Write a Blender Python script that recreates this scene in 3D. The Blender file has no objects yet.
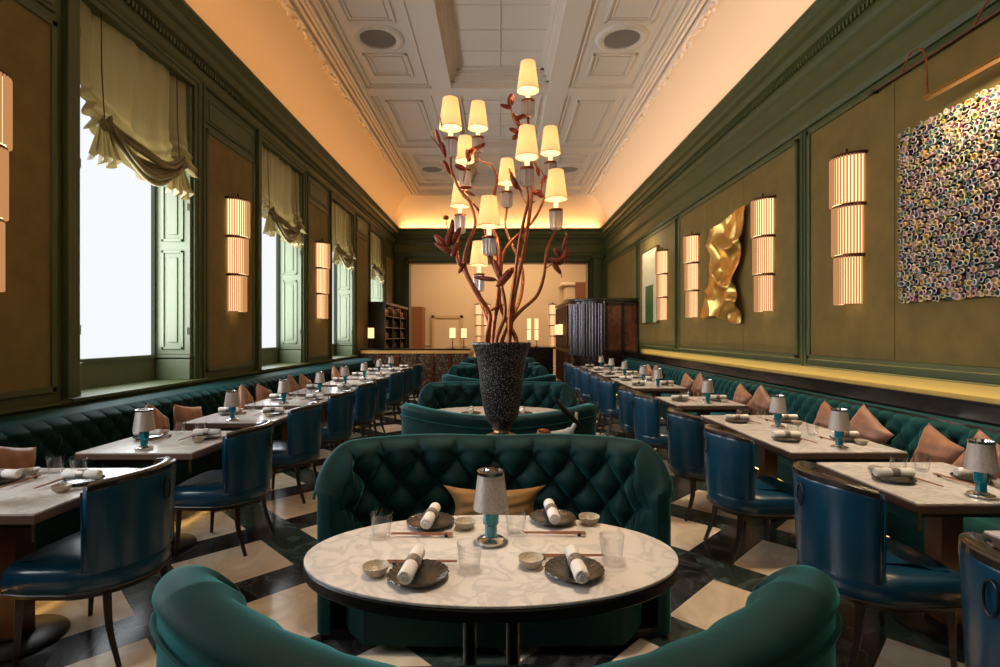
import bpy, math, random
from math import sin, cos, pi, sqrt, radians as R
from mathutils import Vector
random.seed(7)
S = bpy.context.scene
COL = S.collection
EYE = 1.51
# ------------------------------------------------------------------ materials
def newmat(name):
    m = bpy.data.materials.new(name); m.use_nodes = True
    nt = m.node_tree; nt.nodes.clear()
    out = nt.nodes.new('ShaderNodeOutputMaterial')
    return m, nt, out
def N(nt, typ, **kw):
    n = nt.nodes.new(typ)
    for k, v in kw.items():
        if hasattr(n, k) and not k.startswith('i_'): setattr(n, k, v)
    return n
def c4(c): return (c[0], c[1], c[2], 1)
def P(name, col, rough=.5, metal=0, sheen=0, sheen_tint=None, coat=0, spec=.5, var=.0, vscale=6, bump=0, bscale=60, col2=None, trans=0, emis=None, estr=0, coord='Object', stretch=None):
    m, nt, out = newmat(name)
    b = nt.nodes.new('ShaderNodeBsdfPrincipled')
    b.inputs['Base Color'].default_value = c4(col)
    b.inputs['Roughness'].default_value = rough
    b.inputs['Metallic'].default_value = metal
    b.inputs['Specular IOR Level'].default_value = spec
    b.inputs['Coat Weight'].default_value = coat
    b.inputs['Coat Roughness'].default_value = .12
    b.inputs['Transmission Weight'].default_value = trans
    if sheen:
        b.inputs['Sheen Weight'].default_value = sheen
        b.inputs['Sheen Roughness'].default_value = .35
        b.inputs['Sheen Tint'].default_value = c4(sheen_tint or (1, 1, 1))
    if emis:
        b.inputs['Emission Color'].default_value = c4(emis)
        b.inputs['Emission Strength'].default_value = estr
    tc = nt.nodes.new('ShaderNodeTexCoord')
    vec = tc.outputs[coord]
    if stretch:
        mp = nt.nodes.new('ShaderNodeMapping'); mp.inputs['Scale'].default_value = stretch
        nt.links.new(vec, mp.inputs[0]); vec = mp.outputs[0]
    if var or col2:
        no = nt.nodes.new('ShaderNodeTexNoise'); no.inputs['Scale'].default_value = vscale
        no.inputs['Detail'].default_value = 4
        nt.links.new(vec, no.inputs['Vector'])
        cr = nt.nodes.new('ShaderNodeValToRGB')
        a = col2 or tuple(max(0, x*(1-var)) for x in col)
        c = col if col2 else tuple(x*(1+var) for x in col)
        cr.color_ramp.elements[0].position = .3; cr.color_ramp.elements[0].color = c4(a)
        cr.color_ramp.elements[1].position = .7; cr.color_ramp.elements[1].color = c4(c)
        nt.links.new(no.outputs['Fac'], cr.inputs[0]); nt.links.new(cr.outputs[0], b.inputs['Base Color'])
    if bump:
        n2 = nt.nodes.new('ShaderNodeTexNoise'); n2.inputs['Scale'].default_value = bscale; n2.inputs['Detail'].default_value = 3
        nt.links.new(vec, n2.inputs['Vector'])
        bp = nt.nodes.new('ShaderNodeBump'); bp.inputs['Strength'].default_value = bump; bp.inputs['Distance'].default_value = .01
        nt.links.new(n2.outputs['Fac'], bp.inputs['Height']); nt.links.new(bp.outputs[0], b.inputs['Normal'])
    nt.links.new(b.outputs[0], out.inputs[0])
    return m
def EM(name, col, strength):
    m, nt, out = newmat(name)
    e = nt.nodes.new('ShaderNodeEmission'); e.inputs[0].default_value = c4(col); e.inputs[1].default_value = strength
    nt.links.new(e.outputs[0], out.inputs[0]); return m
def thin_glass(name, tint=(1, 1, 1), refl=1.0, rough=.02):
    m, nt, out = newmat(name)
    t = nt.nodes.new('ShaderNodeBsdfTransparent'); t.inputs[0].default_value = c4(tint)
    g = nt.nodes.new('ShaderNodeBsdfGlossy'); g.inputs['Roughness'].default_value = rough
    lw = nt.nodes.new('ShaderNodeLayerWeight'); lw.inputs[0].default_value = .18
    mu = nt.nodes.new('ShaderNodeMath'); mu.operation = 'MULTIPLY_ADD'; mu.inputs[1].default_value = .7*refl; mu.inputs[2].default_value = .02
    nt.links.new(lw.outputs['Facing'], mu.inputs[0])
    mx = nt.nodes.new('ShaderNodeMixShader')
    nt.links.new(mu.outputs[0], mx.inputs[0]); nt.links.new(t.outputs[0], mx.inputs[1]); nt.links.new(g.outputs[0], mx.inputs[2])
    nt.links.new(mx.outputs[0], out.inputs[0]); return m
def marble_nodes(nt, vec, base, vein, scale, amt=.5, dist=1.6, wv=.1):
    n1 = nt.nodes.new('ShaderNodeTexNoise'); n1.inputs['Scale'].default_value = scale; n1.inputs['Detail'].default_value = 8; n1.inputs['Distortion'].default_value = dist
    nt.links.new(vec, n1.inputs['Vector'])
    cr = nt.nodes.new('ShaderNodeValToRGB')
    e = cr.color_ramp.elements
    e[0].position = .5-wv; e[0].color = c4(base)
    e[1].position = .5+wv; e[1].color = c4(base)
    k = e.new(.5); k.color = c4(vein)
    k = e.new(.5-wv*.4); k.color = c4(tuple(b*(1-amt*.25) for b in base))
    nt.links.new(n1.outputs['Fac'], cr.inputs[0])
    return cr.outputs[0]
def marble(name, base, vein, scale=3, rough=.2):
    m, nt, out = newmat(name)
    b = nt.nodes.new('ShaderNodeBsdfPrincipled'); b.inputs['Roughness'].default_value = rough
    tc = nt.nodes.new('ShaderNodeTexCoord')
    nt.links.new(marble_nodes(nt, tc.outputs['Object'], base, vein, scale, dist=.8, wv=.07), b.inputs['Base Color'])
    nt.links.new(b.outputs[0], out.inputs[0]); return m
def floor_mat():
    m, nt, out = newmat('floor_marble')
    L = nt.links.new
    b = nt.nodes.new('ShaderNodeBsdfPrincipled'); b.inputs['Roughness'].default_value = .2
    tc = nt.nodes.new('ShaderNodeTexCoord'); sp = nt.nodes.new('ShaderNodeSeparateXYZ'); L(tc.outputs['Object'], sp.inputs[0])
    def M(op, a, c=None):
        n = nt.nodes.new('ShaderNodeMath'); n.operation = op
        for i, v in enumerate((a, c)):
            if v is None: continue
            if isinstance(v, (int, float)): n.inputs[i].default_value = v
            else: L(v, n.inputs[i])
        return n.outputs[0]
    x = M('ADD', sp.outputs[0], 1.75); y = M('SUBTRACT', sp.outputs[1], 3.40)
    PT = .865; T = .285
    def cell(v):  # centred coordinate in the cell
        w = M('ADD', M('DIVIDE', v, PT), 100.5)
        return M('MULTIPLY', M('SUBTRACT', M('FRACT', w), .5), PT)
    u = cell(M('MULTIPLY', M('ADD', x, y), .70711)); v = cell(M('MULTIPLY', M('SUBTRACT', y, x), .70711))
    inu = M('LESS_THAN', M('ABSOLUTE', u), T); inv = M('LESS_THAN', M('ABSOLUTE', v), T)
    beige = M('MULTIPLY', inu, inv)
    # strips: |v|>T & in u -> black strip along u ; |u|>T & in v -> green ; crossing split
    # crossing-local coords
    def wrap(w): return M('SUBTRACT', M('FRACT', M('ADD', M('DIVIDE', w, PT), 100.0)), .5)
    u2 = wrap(u); v2 = wrap(v)
    cross = M('GREATER_THAN', M('SUBTRACT', u2, v2), 0.0)   # right half of each crossing
    notcross_green = M('MULTIPLY', inv, M('SUBTRACT', 1.0, inu))
    crossing = M('MULTIPLY', M('SUBTRACT', 1.0, inv), M('SUBTRACT', 1.0, inu))
    green = M('ADD', notcross_green, M('MULTIPLY', crossing, cross))
    vec = tc.outputs['Object']
    cb = marble_nodes(nt, vec, (.82, .71, .56), (.70, .57, .42), 1.6)
    ck = marble_nodes(nt, vec, (.012, .012, .014), (.055, .056, .06), 2.6)
    cg = marble_nodes(nt, vec, (.030, .048, .042), (.065, .095, .085), 2.4)
    def mix(f, a, c):
        n = nt.nodes.new('ShaderNodeMix'); n.data_type = 'RGBA'
        L(f, n.inputs[0]); L(a, n.inputs[6]); L(c, n.inputs[7]); return n.outputs[2]
    col = mix(beige, mix(green, ck, cg), cb)
    L(col, b.inputs['Base Color']); L(b.outputs[0], out.inputs[0]); return m
def speckle(name, base, dot, scale=60, thr=.32, rough=.3, metal=0, dotmetal=0):
    m, nt, out = newmat(name); L = nt.links.new
    b = nt.nodes.new('ShaderNodeBsdfPrincipled'); b.inputs['Roughness'].default_value = rough
    tc = nt.nodes.new('ShaderNodeTexCoord'); v = nt.nodes.new('ShaderNodeTexVoronoi'); v.inputs['Scale'].default_value = scale
    L(tc.outputs['Object'], v.inputs['Vector'])
    cr = nt.nodes.new('ShaderNodeValToRGB'); cr.color_ramp.interpolation = 'LINEAR'
    cr.color_ramp.elements[0].position = thr; cr.color_ramp.elements[0].color = c4(dot)
    cr.color_ramp.elements[1].position = thr+.08; cr.color_ramp.elements[1].color = c4(base)
    L(v.outputs['Distance'], cr.inputs[0]); L(cr.outputs[0], b.inputs['Base Color'])
    bp = nt.nodes.new('ShaderNodeBump'); bp.inputs['Strength'].default_value = .4; bp.inputs['Distance'].default_value = .004; bp.invert = True
    L(v.outputs['Distance'], bp.inputs['Height']); L(bp.outputs[0], b.inputs['Normal'])
    b.inputs['Metallic'].default_value = metal
    L(b.outputs[0], out.inputs[0]); return m
def translucent_shade(name, col, estr):
    m, nt, out = newmat(name); L = nt.links.new
    t = nt.nodes.new('ShaderNodeBsdfTranslucent'); t.inputs[0].default_value = c4(col)
    d = nt.nodes.new('ShaderNodeBsdfDiffuse'); d.inputs[0].default_value = c4(col)
    mx = nt.nodes.new('ShaderNodeMixShader'); mx.inputs[0].default_value = .4
    L(t.outputs[0], mx.inputs[1]); L(d.outputs[0], mx.inputs[2])
    e = nt.nodes.new('ShaderNodeEmission'); e.inputs[0].default_value = (1, .66, .34, 1); e.inputs[1].default_value = estr
    ad = nt.nodes.new('ShaderNodeAddShader'); L(mx.outputs[0], ad.inputs[0]); L(e.outputs[0], ad.inputs[1])
    L(ad.outputs[0], out.inputs[0]); return m
def attr_mat(name, rough=.5):
    m, nt, out = newmat(name)
    b = nt.nodes.new('ShaderNodeBsdfPrincipled'); b.inputs['Roughness'].default_value = rough
    a = nt.nodes.new('ShaderNodeAttribute'); a.attribute_name = 'pigment'
    nt.links.new(a.outputs['Color'], b.inputs['Base Color']); nt.links.new(b.outputs[0], out.inputs[0]); return m
M = {}
M['green'] = P('green_paint', (.080, .098, .030), .5, var=.05, vscale=3)
M['shutter'] = P('window_lit_green', (.15, .175, .10), .42)  # lighter copy of the green; window light put into the colour
M['fabric'] = P('gold_wall_fabric', (.20, .138, .030), .75, sheen=.25, sheen_tint=(1, .85, .5), var=.14, vscale=5, bump=.08, bscale=160)
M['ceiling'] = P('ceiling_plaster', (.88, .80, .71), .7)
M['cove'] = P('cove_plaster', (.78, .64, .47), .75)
M['floor'] = floor_mat()
M['velvet'] = P('green_velvet', (.0024, .028, .028), .62, sheen=1.0, sheen_tint=(.11, .58, .60), var=.25, vscale=9, bump=.1, bscale=200, spec=.2)
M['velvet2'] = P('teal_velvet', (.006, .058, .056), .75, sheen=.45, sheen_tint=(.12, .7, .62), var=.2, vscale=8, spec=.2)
M['velvet3'] = P('dark_shaded_velvet', (.0025, .020, .020), .75, sheen=.25, sheen_tint=(.10, .5, .5), var=.25, vscale=9, spec=.15)  # darker copy; shade on left banquette and seat bases put into colour
M['leather'] = P('blue_leather', (.0035, .048, .096), .30, coat=.3, bump=.06, bscale=90, var=.15, vscale=5)
M['darkleather'] = P('dark_leather', (.022, .013, .009), .25, coat=.5)
M['wood'] = P('dark_wood', (.016, .009, .006), .4, coat=.15, var=.3, vscale=8, stretch=(1, 1, 8))
M['mahog'] = P('mahogany', (.10, .03, .012), .35, coat=.3, var=.3, vscale=6)
M['ledge'] = P('black_lacquer_wood', (.012, .008, .006), .22, coat=.6, var=.2)
M['marble'] = marble('white_marble', (.76, .71, .66), (.60, .57, .54), 9, .18)
M['blackmetal'] = P('black_metal', (.02, .018, .018), .35, metal=.6)
M['copper'] = P('copper_patina', (.40, .13, .055), .36, metal=.85, var=.3, vscale=20, bump=.3, bscale=60)
M['pod'] = P('copper_pod', (.26, .05, .026), .38, metal=.6, var=.5, vscale=60, bump=.9, bscale=90)
M['brass'] = P('brass', (.55, .34, .12), .28, metal=1)
M['bronze'] = P('bronze', (.10, .035, .02), .35, metal=.8)
M['chrome'] = P('polished_nickel', (.75, .72, .68), .12, metal=1)
M['gold'] = P('gold_leaf', (.85, .55, .16), .30, metal=1, bump=.15, bscale=30)
M['vase'] = speckle('speckled_vase', (.010, .008, .010), (.55, .50, .48), 95, .22, .35)
M['lacquer'] = speckle('speckled_lacquer', (.02, .012, .010), (.12, .07, .04), 22, .22, .18, .3)
M['silverlacquer'] = P('silver_lacquer', (.10, .09, .10), .22, metal=.8, var=.5, vscale=45)
M['burl'] = P('burl_lacquer', (.18, .045, .018), .25, coat=.4, col2=(.03, .012, .008), vscale=14)
M['mosaic'] = speckle('bar_mosaic', (.045, .025, .016), (.45, .30, .16), 30, .26, .3)
M['shade'] = translucent_shade('silk_shade', (.85, .66, .40), .42)
M['candle'] = EM('candle_tube', (1, .66, .30), 2.2)
M['crystal_old'] = P('crystal', (.80, .70, .66), .08, coat=1, spec=1.0, trans=.55, var=.15, vscale=40)
M['rod'] = EM('lit_glass_rod', (1, .46, .18), .56)
M['core'] = EM('sconce_tube', (1, .62, .30), 2.2)
M['sheer'] = EM('sheer_daylight', (.93, .96, 1), 1.0)
M['silk'] = P('blind_silk', (.32, .245, .095), .40, sheen=.4, var=.14, vscale=3, bump=.2, bscale=12, stretch=(1, 3, .4))
def silk_mat():
    m = M['silk']; nt = m.node_tree; out = [n for n in nt.nodes if n.type == 'OUTPUT_MATERIAL'][0]
    src = out.inputs[0].links[0].from_socket
    t = nt.nodes.new('ShaderNodeBsdfTranslucent'); t.inputs[0].default_value = (.36, .27, .09, 1)
    mx = nt.nodes.new('ShaderNodeMixShader'); mx.inputs[0].default_value = .22
    nt.links.new(src, mx.inputs[1]); nt.links.new(t.outputs[0], mx.inputs[2]); nt.links.new(mx.outputs[0], out.inputs[0])
silk_mat()
def crystal_mat():
    m, nt, out = newmat('fluted_crystal'); L = nt.links.new
    t = nt.nodes.new('ShaderNodeBsdfTranslucent'); t.inputs[0].default_value = (.92, .80, .74, 1)
    tr = nt.nodes.new('ShaderNodeBsdfTransparent'); g = nt.nodes.new('ShaderNodeBsdfGlossy'); g.inputs['Roughness'].default_value = .12
    d = nt.nodes.new('ShaderNodeBsdfDiffuse'); d.inputs[0].default_value = (.85, .74, .68, 1)
    prev = t
    for nd, f in ((d, .4), (tr, .35), (g, .2)):
        mx = nt.nodes.new('ShaderNodeMixShader'); mx.inputs[0].default_value = f
        L(prev.outputs[0], mx.inputs[1]); L(nd.outputs[0], mx.inputs[2]); prev = mx
    L(prev.outputs[0], out.inputs[0]); return m
M['crystal'] = crystal_mat()
M['glass'] = thin_glass('clear_glass')
M['teal'] = P('teal_glass', (.003, .24, .32), .08, coat=.8, trans=.35)
M['mesh_shade'] = speckle('woven_silver_shade', (.58, .51, .46), (.16, .12, .10), 230, .22, .35, .35)
M['plate'] = P('smoked_plate', (.040, .036, .030), .25, coat=.5, var=.4, vscale=25)
M['bowl'] = speckle('speckled_bowl', (.50, .42, .32), (.14, .09, .05), 130, .18, .3)
M['linen'] = P('white_linen', (.85, .81, .76), .85, bump=.4, bscale=250)
M['ring'] = P('pewter_ring', (.30, .25, .22), .4, metal=.7, var=.6, vscale=120)
M['chop'] = P('rosewood_chopstick', (.30, .12, .065), .4)
M['pillow'] = P('peach_pillow', (.34, .155, .085), .45, sheen=.4, sheen_tint=(1, .8, .6), var=.18, vscale=9, bump=.2, bscale=20)
M['goldpillow'] = P('ochre_pillow', (.34, .17, .045), .6, sheen=.4, var=.2)
M['cream'] = P('cream_wall', (.62, .50, .36), .7)
M['brownwall'] = P('brown_partition', (.22, .09, .04), .45)
M['canvas'] = P('painted_canvas', (.88, .80, .54), .5, var=.08)
M['gpaint'] = P('green_block', (.06, .15, .04), .5)
M['grill'] = P('vent_grille', (.52, .45, .40), .6)
M['grillhole'] = P('vent_hole', (.38, .33, .29), .8)
M['coral'] = attr_mat('coral_pigment', .45)
M['white'] = P('white_ceramic', (.8, .76, .7), .3)
M['led'] = EM('led_strip', (1, .55, .16), 6)
M['bottle'] = P('bottle_glass', (.06, .02, .01), .1, coat=.6)
M['amber'] = P('amber_bottle_glass', (.35, .12, .02), .1, coat=.6)
# ------------------------------------------------------------------ mesh builder
class MB:
    def __init__(s): s.v = []; s.f = []; s.fc = []
    def add(s, vs, fs, col=None):
        b = len(s.v); s.v += [tuple(p) for p in vs]
        for f in fs: s.f.append(tuple(b+i for i in f)); s.fc.append(col)
        return s
    def box(s, x0, x1, y0, y1, z0, z1):
        x0, x1 = min(x0, x1), max(x0, x1); y0, y1 = min(y0, y1), max(y0, y1)
        return s.add([(x0,y0,z0),(x1,y0,z0),(x1,y1,z0),(x0,y1,z0),(x0,y0,z1),(x1,y0,z1),(x1,y1,z1),(x0,y1,z1)],
              [(0,3,2,1),(4,5,6,7),(0,1,5,4),(1,2,6,5),(2,3,7,6),(3,0,4,7)])
    def prism(s, pts, z0, z1, inset=0):
        n = len(pts)
        vs = [(x, y, z0) for x, y in pts]+[(x, y, z1) for x, y in pts]
        fs = [(i, (i+1) % n, n+(i+1) % n, n+i) for i in range(n)]+[tuple(range(n-1, -1, -1)), tuple(range(n, 2*n))]
        return s.add(vs, fs)
    def lathe(s, prof, seg=24, c=(0, 0, 0), sx=1, sy=1, flute=0, nfl=0, a0=0, a1=2*pi, caps=True):
        full = abs(a1-a0-2*pi) < 1e-6; k = seg if full else seg+1
        vs = []
        for r, z in prof:
            for i in range(k):
                a = a0+(a1-a0)*i/seg; rr = r*(1+flute*cos(nfl*a)) if nfl else r
                vs.append((c[0]+rr*cos(a)*sx, c[1]+rr*sin(a)*sy, c[2]+z))
        fs = []
        for j in range(len(prof)-1):
            for i in range(seg):
                i2 = (i+1) % k
                fs.append((j*k+i, j*k+i2, (j+1)*k+i2, (j+1)*k+i))
        if full and caps:
            if prof[0][0] > 1e-5: fs.append(tuple(range(k-1, -1, -1)))
            if prof[-1][0] > 1e-5: fs.append(tuple((len(prof)-1)*k+i for i in range(k)))
        return s.add(vs, fs)
    def tube(s, pts, rad, seg=8, cap=True):
        pts = [Vector(p) for p in pts]; n = len(pts)
        if not hasattr(rad, '__len__'): rad = [rad]*n
        vs = []; up = Vector((0, 0, 1)); prev = None
        for i, p in enumerate(pts):
            t = (pts[min(i+1, n-1)]-pts[max(i-1, 0)])
            if t.length < 1e-9: t = Vector((0, 0, 1))
            t.normalize()
            if prev is None:
                a = up if abs(t.z) < .9 else Vector((1, 0, 0))
                e1 = t.cross(a).normalized()
            else:
                e1 = (prev-t*prev.dot(t)).normalized()
            prev = e1; e2 = t.cross(e1)
            for k in range(seg):
                an = 2*pi*k/seg
                vs.append(p+(e1*cos(an)+e2*sin(an))*rad[i])
        fs = [(j*seg+k, j*seg+(k+1) % seg, (j+1)*seg+(k+1) % seg, (j+1)*seg+k) for j in range(n-1) for k in range(seg)]
        if cap: fs += [tuple(range(seg-1, -1, -1)), tuple((n-1)*seg+k for k in range(seg))]
        return s.add(vs, fs)
    def grid(s, fn, nu, nv, closeu=False):
        vs = [fn(i/nu, j/nv) for j in range(nv+1) for i in range(nu+1)]
        fs = [(j*(nu+1)+i, j*(nu+1)+i+1, (j+1)*(nu+1)+i+1, (j+1)*(nu+1)+i) for j in range(nv) for i in range(nu)]
        return s.add(vs, fs)
    def extrude(s, prof, p0, p1, n):
        """prof = [(out, z)] closed polygon; from p0 to p1 (xy), n = outward xy normal"""
        k = len(prof); vs = []
        for p in (p0, p1):
            for o, z in prof: vs.append((p[0]+n[0]*o, p[1]+n[1]*o, z))
        fs = [(i, (i+1) % k, k+(i+1) % k, k+i) for i in range(k)]+[tuple(range(k-1, -1, -1)), tuple(range(k, 2*k))]
        return s.add(vs, fs)
    def ell(s, c, r, ax=(0, 0, 1), L=1, seg=8, rings=6):
        c = Vector(c); ax = Vector(ax).normalized()
        pts = []; rad = []
        for i in range(rings+1):
            t = -1+2*i/rings
            pts.append(c+ax*(L*t)); rad.append(max(.0008, r*sqrt(max(0, 1-t*t))**.9*(1-.15*t)))
        return s.tube(pts, rad, seg)
    def build(s, name, mat, parent=None, ang=.7, bevel=0, loc=None):
        me = bpy.data.meshes.new(name); me.from_pydata(s.v, [], s.f)
        me.materials.append(mat if not isinstance(mat, str) else M[mat])
        me.polygons.foreach_set('use_smooth', [True]*len(me.polygons))
        if any(c is not None for c in s.fc):
            at = me.color_attributes.new('pigment', 'FLOAT_COLOR', 'CORNER')
            i = 0
            for f, c in zip(s.f, s.fc):
                for _ in f:
                    at.data[i].color = c4(c or (1, 1, 1)); i += 1
        import bmesh
        bm = bmesh.new(); bm.from_mesh(me); bmesh.ops.recalc_face_normals(bm, faces=bm.faces); bm.to_mesh(me); bm.free()
        me.set_sharp_from_angle(angle=ang)
        o = bpy.data.objects.new(name, me); COL.objects.link(o)
        if parent: o.parent = parent
        if loc: o.location = loc
        if bevel:
            b = o.modifiers.new('bevel', 'BEVEL'); b.width = bevel; b.segments = 2; b.limit_method = 'ANGLE'; b.angle_limit = .7
        return o
def spline(pts, n=6):
    """Catmull-Rom through the points"""
    P_ = [Vector(p) for p in pts]; P_ = [P_[0]*2-P_[1]]+P_+[P_[-1]*2-P_[-2]]
    out = []
    for i in range(1, len(P_)-2):
        for k in range(n):
            t = k/n; a, b, c, d = P_[i-1:i+3]
            out.append(.5*((2*b)+(c-a)*t+(2*a-5*b+4*c-d)*t*t+(3*b-a-3*c+d)*t**3))
    out.append(P_[-2]); return out
def tag(o, label, cat=None, group=None):
    o['label'] = label
    if cat: o['category'] = cat
    if group: o['group'] = group
    return o
def struct(o): o['kind'] = 'structure'; return o
def thing(name, label, cat, loc=(0, 0, 0), rz=0, group=None):
    o = bpy.data.objects.new(name, None); COL.objects.link(o); o.empty_display_size = .1
    o.location = loc; o.rotation_euler = (0, 0, rz); return tag(o, label, cat, group)
def tree_copy(o, parent=None):
    c = o.copy(); COL.objects.link(c)
    if parent: c.parent = parent
    for ch in kids.get(o.name, []): tree_copy(ch, c)
    return c
kids = {}
def index_kids():
    kids.clear()
    for o in bpy.data.objects:
        if o.parent: kids.setdefault(o.parent.name, []).append(o)
class Proto:
    """makes the first one, copies it afterwards"""
    def __init__(s, maker): s.maker = maker; s.o = None; s.ch = None
    def cp(s, node, parent=None):
        o, ch = node; c = o.copy(); COL.objects.link(c); c.parent = parent
        for n in ch: s.cp(n, c)
        return c
    def place(s, loc, rz, label, cat, group=None, scale=None):
        if s.o is None:
            s.o = s.maker(); r = s.o
            def node(o): return (o, [node(c) for c in bpy.data.objects if c.parent == o])
            s.ch = node(r)
        else:
            r = s.cp(s.ch)
        r.location = loc; r.rotation_euler = (0, 0, rz)
        if scale: r.scale = scale
        tag(r, label, cat, group)
        return r
def empty(name):
    o = bpy.data.objects.new(name, None); COL.objects.link(o); o.empty_display_size = .1; return o
def area(name, loc, rot, sx, sy, col, power, spread=pi):
    l = bpy.data.lights.new(name, 'AREA'); l.shape = 'RECTANGLE'; l.size = sx; l.size_y = sy; l.color = col; l.energy = power; l.spread = spread
    o = bpy.data.objects.new(name, l); COL.objects.link(o); o.location = loc; o.rotation_euler = rot; return o
def point(name, loc, col, power, r=.03, parent=None):
    l = bpy.data.lights.new(name, 'POINT'); l.color = col; l.energy = power; l.shadow_soft_size = r
    o = bpy.data.objects.new(name, l); COL.objects.link(o); o.location = loc
    if parent: o.parent = parent
    return o
ORD = ['nearest', 'second', 'third', 'fourth', 'fifth', 'sixth', 'seventh', 'eighth', 'ninth', 'tenth', 'eleventh', 'twelfth', 'thirteenth']
# ------------------------------------------------------------------ camera
cam = bpy.data.cameras.new('camera'); cam.lens = 18.72; cam.sensor_width = 36; cam.clip_start = .05
co = bpy.data.objects.new('camera', cam); COL.objects.link(co); co.location = (0, 0, EYE); co.rotation_euler = (pi/2, 0, 0); S.camera = co
# ------------------------------------------------------------------ room
WX = 3.5; Y0 = -3.6; YE = 17.15; ZC = 5.97; XC = 2.83; XL = 3.25; ZL = 4.94; YB = 24.0
struct(MB().box(-5, 5, Y0-.2, YB+.2, -.1, 0).build('floor', 'floor'))
# left wall with the window openings
WINS = [(.95+.0, 2.65), (4.31, 5.93), (7.60, 9.22), (10.8, 12.4), (14.0, 15.6)]
wz0, wz1 = .99, 4.33
RD = .47
w = MB(); prev = Y0-.15
for a, b in WINS:
    w.box(-WX-RD-.1, -WX, prev, a, 0, 5.2); w.box(-WX-RD-.1, -WX, a, b, 0, wz0); w.box(-WX-RD-.1, -WX, a, b, wz1, 5.2); prev = b
w.box(-WX-RD-.1, -WX, prev, YE+.3, 0, 5.2)
wl = struct(w.build('wall_left', 'green'))
struct(MB().box(WX, WX+.2, Y0-.15, YE+.3, 0, 5.2).build('wall_right', 'green'))
struct(MB().box(-4, 4, Y0-.2, Y0, 0, 6.4).build('wall_front', 'green'))
# end wall with wide opening
e = MB()
OX0, OX1, OZ = -3.03, 2.93, 3.88
e.box(-4.2, OX0, YE, YE+.3, 0, 6.2); e.box(OX1, 4.2, YE, YE+.3, 0, 6.2); e.box(OX0, OX1, YE, YE+.3, OZ, 6.2)
we = struct(e.build('wall_back', 'green'))
# opening frame and pilasters
t = MB()
for (x0, x1) in ((OX0-.1, OX0), (OX1, OX1+.1)): t.box(x0, x1, YE-.06, YE+.33, 0, OZ+.1)
t.box(OX0-.1, OX1+.1, YE-.06, YE+.33, OZ, OZ+.1)
for x0 in (OX0-.42, OX1+.14): t.box(x0, x0+.28, YE-.05, YE, 0, 3.98); t.box(x0-.03, x0+.31, YE-.09, YE, 3.98, 4.08); t.box(x0+.06, x0+.22, YE-.07, YE-.05, .4, 3.8)
t.build('opening_frame', 'green', we, bevel=.01)
MB().box(OX0, OX0+.05, YE-.1, YE+.34, 0, OZ).box(OX1-.05, OX1, YE-.1, YE+.34, 0, OZ).box(OX0, OX1, YE-.1, YE+.34, OZ-.05, OZ).build('opening_trim', 'brass' if False else 'wood', we)
# cornice profiles (out from the wall, z)
def cornice(base):
    p = [(0, base), (.03, base), (.05, base+.05), (.03, base+.09), (.03, base+.13), (.015, base+.15)]
    p += [(.015, 4.12), (.04, 4.14), (.055, 4.18), (.03, 4.21), (.03, 4.42), (.05, 4.44), (.075, 4.50), (.07, 4.52), (.07, 4.62), (.12, 4.64), (.13, 4.66), (.145, 4.72),
          (.19, 4.75), (.20, 4.83), (.215, 4.84), (.235, 4.89), (.25, 4.90), (.25, 4.94), (.19, 4.94), (.19, 4.86), (0, 4.80)]
    return p
pr = cornice(3.84)
tr = struct(MB().extrude(pr, (WX, Y0), (WX, YE), (-1, 0)).build('trim_1', 'green'))
pl = [(0, 4.42)]+[q for q in pr if q[1] >= 4.42][0:]
struct(MB().extrude(pl, (-WX, Y0), (-WX, YE), (1, 0)).build('trim_2', 'green'))
struct(MB().extrude(cornice(4.06), (-WX, YE), (WX, YE), (0, -1)).build('trim_3', 'green'))
# dentil / bead bands
for nm, sx in (('trim_4', 1), ('trim_5', -1)):
    d = MB(); y = 1.5
    while y < YE-.1:
        d.box(sx*(WX-.07), sx*(WX-.100), y, y+.03, 4.54, 4.60); y += .056
    struct(d.build(nm, 'green'))
d = MB(); x = -3.4
while x < 3.4: d.box(x, x+.03, YE-.10, YE-.07, 4.54, 4.60); x += .056
struct(d.build('trim_6', 'green'))
# cove: curved surface rising from behind the cornice lip to the ceiling edge
def cove_pt(s, th):  # th 0..1 lower to upper
    a = th*pi/2
    off = .42*(1-cos(a))+.0   # inward
    z = 4.80+(ZC-4.80)*sin(a)**.85 if th > 0 else 4.80
    return off, z
cv = MB()
def cov(side):
    m = MB()
    prof = [( (WX-XC)*(i/14)**2.0*1.0, 4.82+(ZC-4.82)*(1-(1-i/14)**1.35)) for i in range(15)]
    return prof
prof = cov(1)
c1 = MB(); c1.grid(lambda u, v: (WX-prof[round(v*14)][0], Y0+(YE-prof[round(v*14)][0]-Y0)*u, prof[round(v*14)][1]), 1, 14)
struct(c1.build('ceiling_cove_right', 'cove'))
c1 = MB(); c1.grid(lambda u, v: (-WX+prof[round(v*14)][0], Y0+(YE-prof[round(v*14)][0]-Y0)*u, prof[round(v*14)][1]), 1, 14)
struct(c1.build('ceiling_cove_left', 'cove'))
c1 = MB(); c1.grid(lambda u, v: ((WX-prof[round(v*14)][0])*(2*u-1), YE-prof[round(v*14)][0], prof[round(v*14)][1]), 1, 14)
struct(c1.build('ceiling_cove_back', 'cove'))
YC = YE-(WX-XC)
# coffered ceiling
DEEP = .33; c = MB()
cells = [(-3.2, -.1), (3.1, 6.13), (6.41, 9.47), (9.75, 12.5), (12.78, 15.7)]
cells = [(.3, 2.9), (3.2, 6.13), (6.41, 9.47), (9.75, 12.5), (12.78, 15.7)]
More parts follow.
